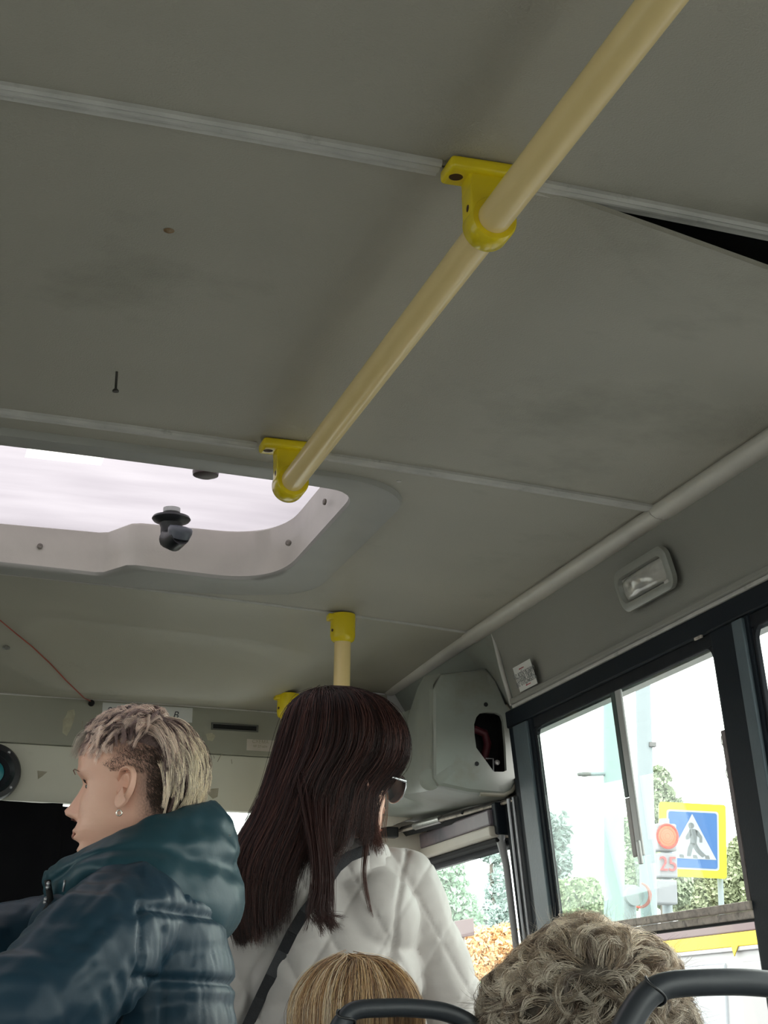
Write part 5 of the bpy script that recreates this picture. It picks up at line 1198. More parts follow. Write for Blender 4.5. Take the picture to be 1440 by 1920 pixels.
NYLON = mat('teal_nylon', (.014, .046, .062), .42, var=.45, vscale=9, col2=(.018, .054, .068), spec=.22, bump=.12, bscale=140)
NYLON_B = mat('blue_nylon', (.012, .032, .052), .42, var=.45, vscale=9, col2=(.015, .040, .058), spec=.22, bump=.12, bscale=140)
OFFW = mat('offwhite_quilt', (.44, .405, .385), .5, var=.25, vscale=10, col2=(.39, .365, .35), spec=.35, bump=.15, bscale=90, sheen=.2)
TROUS = mat('dark_trousers', (.03, .03, .035), .8, var=.3, vscale=30, col2=(.05, .05, .055)); SHOE = mat('dark_shoes', (.02, .018, .016), .5, var=.3, vscale=20, col2=(.035, .03, .03))
def legs_and_shoes(parent, hip, foot_l, foot_r, fwd, m=TROUS):
    f = Vector(fwd); f.z = 0; f.normalize(); sd = Vector((f.y, -f.x, 0))
    def b(bm):
        ell(bm, hip, (.17, .15, .13))
        for s, ft in ((-1, foot_l), (1, foot_r)):
            h = hip + sd * s * .08 - Vector((0, 0, .05)); k = h.lerp(ft, .5) + f * .03; k.z = FLOOR + .48
            chain(bm, [(h, .095), (k, .062), (Vector((ft.x, ft.y, FLOOR + .12)), .048)])
    remesh('trousers', b, .013, m, parent, 5)
    for ft in (foot_l, foot_r):
        def b2(bm): 
            cap(bm, Vector((ft.x, ft.y, FLOOR + .045)) - f * .04, Vector((ft.x, ft.y, FLOOR + .035)) + f * .15, .042, .033); cap(bm, Vector((ft.x, ft.y, FLOOR + .05)), Vector((ft.x, ft.y, FLOOR + .12)), .042, .046)
        o = remesh('shoe', b2, .009, SHOE, parent, 3)

# ================= woman in the teal jacket (standing, profile to the left)
D1 = 2.45; k1 = K(D1); HS1 = .90
hc1 = PX(249, 1480, D1)
vdir = Vector((ray(250, 1480)[0], ray(250, 1480)[1], 0)).normalized(); vrt = Vector((vdir.y, -vdir.x, 0))
a1 = math.radians(74); f1 = (-vrt * math.sin(a1) + vdir * math.cos(a1)); f1 = (f1 + Vector((0, 0, .03))).normalized()
W1 = thing('person', (hc1.x, hc1.y, FLOOR), 'standing woman in teal hooded jacket with cropped pinkish-blond hair, seen in profile', 'person')
D = D1
shN, shF = PX(228, 1712, D - .17), PX(235, 1712, D + .17)
elN = PX(30, 1905, D - .27); haN = PX(-150, 1985, D - .10); elF = PX(-70, 1790, D + .12); haF = PX(-240, 1700, D + .0)
def torso1(bm, loc):
    nb = loc(0, -.02, -.09); base = PX(262, 1690, D)
    chain(bm, [(loc(0, -.03, -.06), .052), (nb, .05), (base, .056)])
    chain(bm, [(base, .06), (PX(275, 1800, D), .088), (PX(280, 1950, D), .09), (PX(280, 2250, D), .10), (Vector((hc1.x + .02, hc1.y, FLOOR + .9)), .12)])
    for s, e, h in ((shN, elN, haN), (shF, elF, haF)):
        chain(bm, [(base, .05), (s, .045), (e, .036), (h, .024)]); hand(bm, h, (h - e), (0, 0, 1))
    for s in (-1, 1):
        ft = Vector((hc1.x + .02, hc1.y + s * .1, FLOOR + .09)); chain(bm, [(Vector((hc1.x + .02, hc1.y + s * .07, FLOOR + .88)), .08), (Vector((hc1.x + .0, hc1.y + s * .09, FLOOR + .5)), .05), (ft, .036)])
        cap(bm, ft - Vector((0, 0, .05)), ft + f1 * .12 - Vector((0, 0, .06)), .03, .025)
body1, loc1, ax1 = build_person_body('body', W1, hc1, f1, HS1, torso1, SKIN1, True)
eyes(loc1, ax1, HS1, W1)
# lips as their own coloured pieces, open nostril, nose wing
for nm, zz, yy, rr in (('upper_lip', -.0695, .0862, .0034), ('lower_lip', -.0775, .0866, .0040)):
    bm = bmesh.new(); tube(bm, [loc1(x, yy - 9.0 * x * x, zz - (.004 if nm == 'upper_lip' else -.004) * (abs(x) / .02) ** 2) for x in lsp(-.021, .021, 11)], [rr * HS1 * (1 - .75 * abs(-1 + 2 * i / 10) ** 2) for i in range(11)], 10); obj(nm, bm, LIPS, W1, smooth=True)
for s in (-1, 1):
    bm = bmesh.new(); ell(bm, loc1(s * .0075, .0905, -.0505), (.0026, .0026, .0016), sub=2); obj('nostril', bm, mat('nostril_dark', (.10, .03, .025), .9, var=.2, vscale=90, col2=(.08, .02, .02)), W1, smooth=True)
# earring on the near ear
er = loc1(-.0765, -.004, -.044) 
bm = bmesh.new(); tube(bm, [er + (ax1[1] * math.cos(t) + ax1[2] * math.sin(t)) * .0038 - ax1[2] * .002 for t in lsp(0, 2 * math.pi * 15 / 16, 16)], .0012, 6, closed=True); obj('earring', bm, mat('silver', (.7, .66, .60), .2, .9, var=.2, vscale=90, col2=(.4, .38, .35)), W1, smooth=True)

# ---- cropped hair: stubble on the sides, long textured clumps on top
rng = np.random.RandomState(5)
RT, FW, UP = [np.array(v) for v in ax1]; HC = np.array(hc1)
def L2W(q): return HC + (q[..., 0:1] * RT + q[..., 1:2] * FW + q[..., 2:3] * UP) * HS1
def scalp(q):
    """snap local directions to the skull surface"""
    c = np.array([0, -.008, .022]); r = np.array([.0765, .098, .0905]); d = q - c; return c + d / np.sqrt(((d / r) ** 2).sum(-1, keepdims=True))
def scalp_at(az, el):
    """az from the front (0) round to the back (pi), el elevation"""
    q = np.stack([np.sin(az) * np.cos(el), np.cos(az) * np.cos(el), np.sin(el)], -1); c = np.array([0, -.008, .022]); r = np.array([.0765, .098, .0905]); return c + q * r / np.sqrt(((q / 1) ** 2).sum(-1, keepdims=True))
# stubble
N = 26000; az = rng.uniform(.82, 2 * math.pi - .82, N); el = rng.uniform(-.95, .75, N)
q = scalp_at(az, el); keep = (q[:, 2] < .070) & (q[:, 2] > -.055) & ~((np.abs(q[:, 0]) > .045) & (q[:, 1] > -.040) & (q[:, 2] < .018) & (q[:, 1] < .02))
front = q[:, 1] > .018; keep &= ~(front & (q[:, 2] < .022 + (q[:, 1] - .018) * .6)); keep &= ~((q[:, 1] > -.045) & (q[:, 2] < -.02))
keep &= (q[:, 1] < .062)
q = q[keep]; N = len(q); q = scalp(q)
nrm = (q - np.array([0, -.008, .022])); nrm /= np.linalg.norm(nrm, axis=1)[:, None]
dirv = nrm * .55 + np.array([0, -.55, -.75]) + rng.normal(size=(N, 3)) * .25; dirv /= np.linalg.norm(dirv, axis=1)[:, None]
ln = (.0035 + .006 * np.clip((-q[:, 1] + .01) / .08, 0, 1))[:, None]
Pq = np.stack([q, q + dirv * ln * .5 + nrm * .0005, q + dirv * ln], 1)
back = np.clip((-q[:, 1] - .0) / .06, 0, 1)[:, None]
cA = np.array([.16, .095, .085]) * (1 - back) + np.array([.055, .038, .028]) * back; colr = cA * (.65 + .7 * rng.rand(N, 1))
strands('stubble_hair', L2W(Pq), np.tile(np.array([.00024, .00022, .0001]), (N, 1)) * (1 + 0 * ln), colr, HAIRM, W1)
# dyed fuzz shell under the clumps (short dense hair seen between them)
bm = bmesh.new()
azs = lsp(.55, 2 * math.pi - .55, 60)
def capf(u, v):
    lo = interp(abs(math.pi - u), [0, 1.2, 2.0, 2.6], [.0, .40, .62, .80]); e_ = lo + (math.pi / 2 - lo) * v
    qq = scalp_at(np.array([u]), np.array([e_]))[0]; n_ = (qq - np.array([0, -.008, .022])); n_ /= np.linalg.norm(n_); return Vector(L2W(qq + n_ * .0035))
grid(bm, capf, azs, lsp(0, .999, 14)); obj('hair_base', bm, mat('hair_base_mauve', (.16, .105, .10), .8, var=.6, vscale=120, col2=(.09, .06, .055), bump=.8, bscale=500), W1, smooth=True)
def clump_hair(name, keys, nper, spread, col_fn, parent, m, r0=.0005, S=9, seed=1, tip=.25, L2=L2W, curl=0.0):
    rg = np.random.RandomState(seed); keys = np.asarray(keys); Nn, Kk, _ = keys.shape
    off = rg.normal(size=(Nn, nper, 1, 3)) * spread; taper = np.linspace(1, tip, Kk)[None, None, :, None]
    Kp = keys[:, None] + off * taper + rg.normal(size=(Nn, nper, Kk, 3)) * spread * .16
    Kp[:, :, -1] += rg.normal(size=(Nn, nper, 3)) * spread * .5
    Kp = Kp.reshape(-1, Kk, 3); Pp = cr_paths(Kp, S); 
    if curl: 
        ph = rg.rand(len(Pp), 1) * 6.28; s = np.linspace(0, 1, S)[None]; Pp = Pp + (np.stack([np.sin(s * 9 + ph), np.cos(s * 8 + ph), np.sin(s * 7 + ph)], -1)) * curl * s[..., None]
    W = L2(Pp); Rr = np.linspace(1, .25, S)[None] * r0 * (.7 + .6 * rg.rand(len(Pp), 1)); C = np.repeat(col_fn(keys, rg), nper, 0) * (.8 + .4 * rg.rand(len(Pp), 1)) 
    return strands(name, W, Rr, C, m, parent)
# top clumps
keys = []; cols = []
rg = np.random.RandomState(12)
def surfq(qq, h):
    s = scalp(np.array(qq)[None])[0]; n_ = s - np.array([0, -.008, .022]); n_ /= np.linalg.norm(n_); return s + n_ * h
for i in range(820):
    x = rg.uniform(-.070, .070); y = rg.uniform(-.100, .060); z = .1
    if y < -.055: z = rg.uniform(.02, .09)
    s = scalp(np.array([[x, y, z]]))[0]
    if s[2] < .030: continue
    L = rg.uniform(.045, .07)
    if y > -.035:    # top: swept forward and towards the near side, tousled
        d = np.array([rg.normal(-.35, .8) + x * 7, .7 + rg.normal(0, .5), 0]); h = [.001, .008 + rg.rand() * .008, .010 + rg.rand() * .012, .009 + rg.rand() * .012, .004 + rg.rand() * .018]; L *= .8
        if y > .03: L *= .9; h = [.002, .008, .010, .007, .004 + rg.rand() * .006]
    else:            # crown and back: falling backwards and down
        d = np.array([rg.normal(0, .18) + x * 4, -.55, -1.0 + rg.normal(0, .12)]); h = [.002, .010, .014, .013, .011 + rg.rand() * .006]; L = rg.uniform(.055, .075)
    d /= np.linalg.norm(d); kk = []
    sz = s.copy(); cur = s.copy()
    for j in range(5):
        kk.append(surfq(cur, h[j])); nn = cur - np.array([0, -.008, .022]); nn /= np.linalg.norm(nn); dt = d - nn * d.dot(nn); dt /= np.linalg.norm(dt) + 1e-9; cur = scalp((cur + dt * L / 4)[None])[0]
        if y > -.035: d = d + np.array([-.0, .1, -.12 * j]) + rg.normal(size=3) * .16
    if y > .035: kk[-1] = kk[-1] + np.array([0, .006, -.010])
    keys.append(kk)
keys = np.array(keys)
def col1(keys, rg):
    n = len(keys); t = rg.rand(n, 1); bk = np.clip((-keys[:, 0, 1:2] - .03) / .05, 0, 1)
    light = np.array([.80, .62, .54]) * (1 - bk) + np.array([.78, .67, .50]) * bk; mid = np.array([.40, .27, .26]) * (1 - bk) + np.array([.40, .32, .25]) * bk; dark = np.array([.14, .085, .08])
    return np.where(t < .66, light * (.9 + .5 * rg.rand(n, 1)), np.where(t < .88, mid * .9, dark))
clump_hair('top_hair', keys, 24, .0030, col1, W1, HAIRM, r0=.00050, S=9, seed=3, tip=.2)
# wispy fringe over the forehead
keys = []
for i in range(34):
    x = rg.uniform(-.05, .03); s = scalp(np.array([[x, .070, .085]]))[0]
    keys.append([s, s + np.array([-.004, .012, .004]), s + np.array([-.008, .022, -.006]), s + np.array([-.010, .026 + rg.rand() * .006, -.022 - rg.rand() * .014])])
clump_hair('fringe', np.array(keys), 9, .0028, lambda k, r: np.array([.60, .52, .44]) * (.7 + .5 * r.rand(len(k), 1)), W1, HAIRM, r0=.00035, S=9, seed=8, tip=.8)

# ---- teal jacket
def seam(v, w=.006): return -np.exp(-(v / w) ** 2)
def jacket1_disp(co, no):
    zz = co[:, 2]; d = np.zeros(len(co)); y = co[:, 1]
    q3 = (co - CAM) @ M.T; u = 720 + F_PX * q3[:, 0] / q3[:, 2]; v = 960 + F_PX * q3[:, 1] / q3[:, 2]
    ub = 262 - np.clip(v - 1800, 0, 200) * .35; aw = 1 / (1 + np.exp((u - ub) / 5.0)); arm = aw
    # horizontal puffer seams at fixed heights of the trunk
    z1, z2 = PX(330, 1729, D).z, PX(340, 1847, D).z; gap = z1 - z2
    ph = (zz - z1) / gap; dist = np.abs(ph - np.round(ph)) * gap
    d += (1 - aw) * (.009 * seam(dist, .006) + .004) - .005 * np.exp(-((u - ub) / 5.0) ** 2) * (v > 1690)
    side = np.abs(u - 303) * k1; d += np.where((v > 1740), .004 * seam(side, .005) * (1 - aw), 0)
    n1 = nz3(co, (16, 16, 30)); n2 = nz3(co, (34, 34, 70), 5.)
    fold = nz3(co @ np.array([[.75, 0, .66], [0, 1, 0], [-.66, 0, .75]]), (44, 14, 9), 9.)
    d += aw * (.0060 * np.abs(fold) + .0014 * n2) + (1 - aw) * (.0014 * n1 + .0026 * np.abs(nz3(co, (80, 80, 14), 3.)))
    return d
def jacket1(bm):
    R_ = .118
    ell(bm, PX(255, 1770, D + .0), (.120, .185, .11)); ell(bm, PX(262, 1850, D), (.125, .185, .13)); ell(bm, PX(270, 1960, D), (.12, .19, .15)); ell(bm, PX(274, 2080, D), (.12, .19, .17)); ell(bm, PX(276, 2230, D), (.135, .19, .17))
    cap(bm, PX(268, 1725, D - .08), PX(268, 1725, D + .08), .075, .075)
    chain(bm, [(PX(236, 1722, D - .14), .078), (PX(170, 1790, D - .21), .082), (PX(95, 1880, D - .25), .080), (elN, .078), (haN.lerp(elN, .35), .06), (haN.lerp(elN, .12), .045)])
    chain(bm, [(PX(222, 1725, D + .13), .075), (PX(120, 1755, D + .17), .068), (PX(0, 1775, D + .15), .062), (elF, .06), (haF.lerp(elF, .12), .042)])
    ell(bm, PX(150, 1760, D - .02), (.07, .13, .075)); ell(bm, PX(130, 1880, D), (.085, .15, .12))
jk1 = remesh('jacket', jacket1, .0050, NYLON_B, W1, 5, jacket1_disp)
# stand-up hood: a puffy band round the neck, tall and hanging at the back
def sect(t, m1, b, inner, dpt=0):
    return [t, m1[0], m1[1], b, inner[0], inner[1]]
def ringpt(T, B, bulge_out, thick, cxy):
    """closed ring across the band: top edge, two outer puffs, bottom, inner wall"""
    T, B = Vector(T), Vector(B); c = Vector(cxy); mid = T.lerp(B, .5); o = Vector((mid.x - c.x, mid.y - c.y, 0)).normalized()
    L = (B - T).length
    return [T, T.lerp(B, .14) + o * bulge_out * .55, T.lerp(B, .32) + o * bulge_out * .92, T.lerp(B, .46) + o * bulge_out * .78, T.lerp(B, .62) + o * bulge_out * 1.15, T.lerp(B, .85) + o * bulge_out * .9, B,
            B - o * thick * .8 + Vector((0, 0, L * .15)), T.lerp(B, .5) - o * thick * .5, T - o * thick * .35 + Vector((0, 0, -L * .05))]
cN = PX(262, 1620, D)
secs = []
for T, B, bo in (((86, 1634, 0), (98, 1697, -.01), .006), ((118, 1612, -.07), (128, 1680, -.09), .010), ((176, 1582, -.105), (178, 1645, -.14), .016), ((246, 1549, -.115), (232, 1652, -.165), .020), ((325, 1520, -.09), (318, 1712, -.15), .024),
                 ((396, 1506, -.03), (400, 1766, -.06), .030), ((406, 1508, .05), (408, 1760, .04), .034), ((360, 1530, .11), (350, 1720, .14), .026), ((270, 1560, .125), (262, 1670, .16), .020), ((190, 1590, .115), (190, 1655, .14), .016), ((118, 1620, .07), (125, 1685, .07), .010)):
    secs.append(ringpt(PX(T[0], T[1], D + T[2]), PX(B[0], B[1], D + B[2]), bo, .018, cN))
def hood_disp(co, no):
    n1 = nz3(co, (22, 22, 40), 2.); n2 = nz3(co, (60, 60, 60), 7.); f = nz3(co @ np.array([[.8, 0, .6], [0, 1, 0], [-.6, 0, .8]]), (60, 20, 16), 4.)
    return .0035 * n1 + .0016 * n2 + .0035 * np.abs(f)
hood = loft('hood', secs, NYLON, jk1, n_out=150, disp=hood_disp)
# seam piping and folded tab on the hood
bm = bmesh.new(); tube(bm, [PX(u, v, D + d_) for u, v, d_ in ((404, 1566, -.075), (431, 1567, -.03), (433, 1600, -.01), (436, 1640, -.005), (446, 1668, 0.0))], .0018, 6); obj('hood_seam', bm, mat('dark_seam', (.008, .015, .02), .7, var=.2, vscale=60, col2=(.012, .02, .025)), hood, smooth=True)
# zip at the front edge of the collar
zp = [PX(u, v, D - .045) for u, v in ((90, 1655), (92, 1672), (88, 1695), (86, 1712), (80, 1728))]
bm = bmesh.new(); tube(bm, [PX(u, v, D - .075) for u, v in ((89, 1650), (95, 1690), (84, 1712), (40, 1790), (10, 1860), (-5, 1910))], .0045, 8); zo = obj('zip_tape', bm, BLACKM, jk1, smooth=True)
for u, v in ((91, 1657), (90, 1664), (86, 1686), (85, 1692), (87, 1709)):
    bm = bmesh.new(); ell(bm, PX(u, v, D - .085), (.0032, .0032, .0032), sub=2); obj('zip_tooth', bm, CHROME, zo, smooth=True)
bm = bmesh.new(); tube(bm, [PX(122, 1650, D - .115), PX(121, 1657, D - .115), PX(118, 1672, D - .113)], .0018, 6); obj('cord_end', bm, CHROME, zo, smooth=True)
legs_and_shoes(W1, Vector((hc1.x + .02, hc1.y, FLOOR + .85)), Vector((hc1.x + .02, hc1.y + .1, FLOOR)), Vector((hc1.x + .02, hc1.y - .1, FLOOR)), f1)

# ================= woman with long dark hair (standing, back to us, looking right)
D2 = 2.80; k2 = K(D2); HS2 = .95
hc2 = PX(640, 1462, D2)
vd2 = Vector((ray(640, 1460)[0], ray(640, 1460)[1], 0)).normalized(); vr2 = Vector((vd2.y, -vd2.x, 0))
a2 = math.radians(50); f2 = (vr2 * math.sin(a2) + vd2 * math.cos(a2)); f2 = (f2 + Vector((0, 0, -.06))).normalized()
W2 = thing('person', (hc2.x, hc2.y, FLOOR), 'standing woman with long straight dark hair, sunglasses and off-white quilted jacket', 'person')
D = D2
shR, shL = PX(752, 1658, D + .03), PX(485, 1690, D - .02)
elR, haR = PX(842, 1870, D + .02), PX(800, 2050, D + .22); elL, haL = PX(440, 1890, D), PX(470, 2080, D + .2)
def torso2(bm, loc):
    base = PX(640, 1625, D + .01); chain(bm, [(loc(0, -.03, -.06), .05), (loc(0, -.025, -.10), .046), (base, .052)])
    chain(bm, [(base, .055), (PX(620, 1735, D + .02), .080), (PX(620, 1900, D + .01), .085), (PX(625, 2200, D), .10), (Vector((hc2.x, hc2.y, FLOOR + .9)), .12)])
    for s, e, h in ((shR, elR, haR), (shL, elL, haL)): chain(bm, [(base, .05), (s, .04), (e, .034), (h, .023)]); hand(bm, h, (h - e), (0, 0, 1))
    for s in (-1, 1):
        ft = Vector((hc2.x + s * .1, hc2.y, FLOOR + .09)); chain(bm, [(Vector((hc2.x + s * .07, hc2.y, FLOOR + .88)), .08), (Vector((hc2.x + s * .09, hc2.y, FLOOR + .5)), .05), (ft, .036)]); cap(bm, ft - Vector((0, 0, .05)), ft + vd2 * .12 - Vector((0, 0, .06)), .03, .025)
body2, loc2, ax2 = build_person_body('body', W2, hc2, f2, HS2, torso2, SKIN1)
eyes(loc2, ax2, HS2, W2)
for nm, zz, yy, rr in (('upper_lip', -.0695, .0862, .0034), ('lower_lip', -.0775, .0866, .0040)):
    bm = bmesh.new(); tube(bm, [loc2(x, yy - 9.0 * x * x, zz) for x in lsp(-.021, .021, 11)], [rr * HS2 * (1 - .75 * abs(-1 + 2 * i / 10) ** 2) for i in range(11)], 10); obj(nm, bm, LIPS, W2, smooth=True)
# sunglasses: rest on the nose, top-level thing
sg = thing('sunglasses', loc2(0, .1, .0), 'round dark sunglasses with silver frame worn by the long-haired woman', 'sunglasses')
TINT = glass_mat('sunglass_lens', (.36, .35, .38), .10)
for s in (-1, 1):
    c = loc2(s * .033, .1015, -.004); rt_, fw_, up_ = ax2; nrm_ = (fw_ + rt_ * s * .12 - up_ * .12).normalized(); u_, w_ = rt_ - nrm_ * rt_.dot(nrm_), None; u_.normalize(); w_ = nrm_.cross(u_)
    loop = [c + u_ * math.cos(t) * .0265 + w_ * math.sin(t) * .0235 for t in lsp(0, 2 * math.pi * 35 / 36, 36)]
    bm = bmesh.new(); tube(bm, loop, .0013, 8, closed=True); rim = obj('rim', bm, mat('silver_metal', (.55, .55, .57), .22, .85, var=.4, vscale=90, col2=(.15, .15, .16)), sg, smooth=True)
    bm = bmesh.new(); prism(bm, loop, nrm_ * .0014); obj('lens', bm, TINT, sg)
    hg = loc2(s * .066, .092, .006); bm = bmesh.new(); tube(bm, [loc2(s * .060, .100, .006), hg, loc2(s * .073, .060, .006), loc2(s * .076, .0, .004), loc2(s * .074, -.02, -.012)], [.0016, .0028, .0018, .0018, .0018], 8); obj('temple', bm, MATS['silver_metal'], sg, smooth=True)
bm = bmesh.new(); tube(bm, [loc2(-.010, .106, .004), loc2(0, .110, .007), loc2(.010, .106, .004)], .0013, 8); obj('bridge', bm, MATS['silver_metal'], sg, smooth=True)

# ---- quilted jacket
c2w = np.array(PX(620, 1760, D))
vr2n = np.array(vr2); vd2n = np.array(vd2)
def jacket2_disp(co, no):
    u = (co - c2w) @ vr2n; z = co[:, 2] - c2w[2]; du = u * (1 + 0) ; g_ = .078
    a_ = (du * .86 + z * .50) / g_; b_ = (du * .86 - z * .50) / g_
    da = np.abs(a_ - np.round(a_)) * g_; db = np.abs(b_ - np.round(b_)) * g_; dd = np.minimum(da, db)
    q_ = .0022 * (1 - np.exp(-(dd / .014) ** 2)) - .0018 * np.exp(-(dd / .0026) ** 2)
    n1 = nz3(co, (12, 12, 20), 3.); n2 = nz3(co, (30, 30, 44), 8.); f = nz3(co @ np.array([[.8, 0, .6], [0, 1, 0], [-.6, 0, .8]]), (36, 12, 10), 2.)
    # sleeve seam and armpit crease
    q3 = (co - CAM) @ M.T; uu = 720 + F_PX * q3[:, 0] / q3[:, 2]; vv = 960 + F_PX * q3[:, 1] / q3[:, 2]
    xs_ = np.interp(vv, [1600, 1650, 1700, 1750, 1795, 1830], [764, 752, 745, 741, 738, 735]); near = (no @ np.array([0, -1, 0])) > .1
    s_ = np.where(near & (vv < 1815), -.006 * np.exp(-(((uu - xs_) * k2) / .0045) ** 2), 0)
    s_ += np.where(near, -.016 * np.exp(-(((uu - 733) * k2) / .010) ** 2 - (((vv - 1800) * k2) / .012) ** 2), 0)
    return q_ + .0022 * n1 + .0010 * n2 + .0022 * np.abs(f) + s_
def jacket2(bm):
    ell(bm, PX(618, 1745, D + .01), (.150, .105, .10)); ell(bm, PX(615, 1840, D), (.158, .11, .12)); ell(bm, PX(618, 1960, D), (.165, .115, .16)); ell(bm, PX(620, 2130, D), (.175, .12, .17)); ell(bm, PX(622, 2260, D), (.18, .125, .16))
    chain(bm, [(PX(640, 1640, D), .068), (PX(700, 1648, D + .02), .060), (PX(756, 1660, D + .03), .062), (PX(788, 1735, D + .03), .060), (PX(812, 1800, D + .03), .060), (elR, .058), (haR.lerp(elR, .12), .042)])
    chain(bm, [(PX(620, 1640, D), .068), (PX(545, 1668, D), .058), (PX(487, 1700, D - .01), .055), (PX(462, 1790, D), .055), (elL, .052), (haL.lerp(elL, .12), .040)])
    ell(bm, PX(560, 1720, D - .03), (.09, .07, .08)); ell(bm, PX(690, 1720, D - .03), (.085, .07, .08))
jk2 = remesh('quilted_jacket', jacket2, .0042, OFFW, W2, 14, jacket2_disp)
# soft collar
cN2 = PX(660, 1600, D + .01); secs = []
for t in range(10):
    a = 2 * math.pi * t / 10; o_ = vr2 * math.cos(a) * .070 - vd2 * math.sin(a) * .062
    T = cN2 + o_ * .84 + Vector((0, 0, .010 + .008 * math.sin(a))); B = cN2 + o_ * 1.02 + Vector((0, 0, -.038)); secs.append(ringpt(T, B, .003, .008, cN2))
loft('collar', secs, OFFW, jk2, n_out=90, disp=lambda co, no: .002 * nz3(co, (50, 50, 50), 1.))
legs_and_shoes(W2, Vector((hc2.x, hc2.y, FLOOR + .85)), Vector((hc2.x - .1, hc2.y, FLOOR)), Vector((hc2.x + .1, hc2.y, FLOOR)), vd2)
# bag strap lying on the jacket's back
from mathutils.bvhtree import BVHTree
def bvh_of(o):
    me = o.data; off = wloc(o); return BVHTree.FromPolygons([v.co + off for v in me.vertices], [tuple(p.vertices) for p in me.polygons])
T2 = bvh_of(jk2)
def onto(T, u, v, lift=.003, dflt=2.7):
    d = Vector(ray(u, v)).normalized(); h = T.ray_cast(Vector(CAM), d); return (h[0] - d * lift) if h[0] is not None else at(u, v, Y=dflt)
sp_ = [(702, 1592), (680, 1596), (655, 1606), (632, 1626), (612, 1655), (592, 1684), (570, 1712), (548, 1748), (530, 1785), (508, 1830), (488, 1872), (466, 1920), (445, 1965)]
pts = [onto(T2, u, v, .005, 2.78) for u, v in sp_]
def ribbon(bm, pts, w, th, view=Vector((0, -1, 0))):
    L = []
    for i, p in enumerate(pts):
        d = (pts[min(i + 1, len(pts) - 1)] - pts[max(i - 1, 0)]).normalized(); s = d.cross(view).normalized(); n_ = s.cross(d).normalized()
        L.append([bm.verts.new(p + s * a * w / 2 + n_ * b * th / 2) for a, b in ((-1, -1), (1, -1), (1, 1), (-1, 1))])
    for A, B in zip(L, L[1:]):
        for k in range(4): bm.faces.new((A[k], A[(k + 1) % 4], B[(k + 1) % 4], B[k]))
    bm.faces.new(L[0][::-1]); bm.faces.new(L[-1])
bm = bmesh.new(); ribbon(bm, pts + [PX(420, 2080, D - .12)], .0175, .0022)
bag = thing('shoulder_bag', PX(400, 2160, D - .05), 'black cross-body bag strap running diagonally over the off-white quilted jacket', 'bag'); obj('strap', bm, mat('black_webbing', (.010, .010, .013), .75, var=.4, vscale=120, col2=(.02, .02, .024), bump=.3, bscale=500), bag)
bm = bmesh.new(); c = PX(405, 2150, D - .14); box(bm, (c.x - .10, c.y - .04, c.z - .08), (c.x + .10, c.y + .03, c.z + .07), .02, 3); obj('bag_body', bm, BLACKP, bag, auto=40)

# ---- long hair
HZ = [PX(640, v, D2).z for v in (1300, 1306, 1327, 1363, 1395, 1428, 1450, 1475, 1530, 1590, 1640, 1690, 1745, 1775)]
HL = [612, 574, 551, 536, 527, 519, 514, 507, 492, 462, 442, 446, 458, 470]
HR = [632, 668, 722, 750, 758, 752, 736, 706, 696, 692, 668, 640, 622, 600]
HB = [.012, .05, .082, .098, .103, .103, .102, .10, .088, .062, .045, .036, .030, .026]      # half depth
HY = [0, 0, 0, .0, 0, 0, -.002, -.008, -.025, -.055, -.080, -.098, -.108, -.110]            # shift towards the viewer
hz = np.array(HZ)[::-1]
def hsurf(phi, z, kf):
    l = np.interp(z, hz, HL[::-1]); r = np.interp(z, hz, HR[::-1]); b = np.interp(z, hz, HB[::-1]); dy = np.interp(z, hz, HY[::-1])
    cx = np.array([(l_ + r_) / 2 for l_, r_ in zip(np.atleast_1d(l), np.atleast_1d(r))]).reshape(np.shape(l)); ax_ = (r - l) / 2 * k2
    off = (cx - 640) * k2
    base = np.array(hc2)[None]
    return base[..., :2] * 0 + 0, off, ax_, b, dy
def hpos(phi, z, kf=1.0):
    l = np.interp(z, hz, HL[::-1]); r = np.interp(z, hz, HR[::-1]); b = np.interp(z, hz, HB[::-1]); dy = np.interp(z, hz, HY[::-1])
    off = ((l + r) / 2 - 640) * k2 + np.cos(phi) * (r - l) / 2 * k2 * kf; dep = dy - np.sin(phi) * b * kf
    P = np.empty(np.shape(off) + (3,)); P[..., 0] = hc2.x + vr2n[0] * off + vd2n[0] * dep; P[..., 1] = hc2.y + vr2n[1] * off + vd2n[1] * dep; P[..., 2] = z
    return P
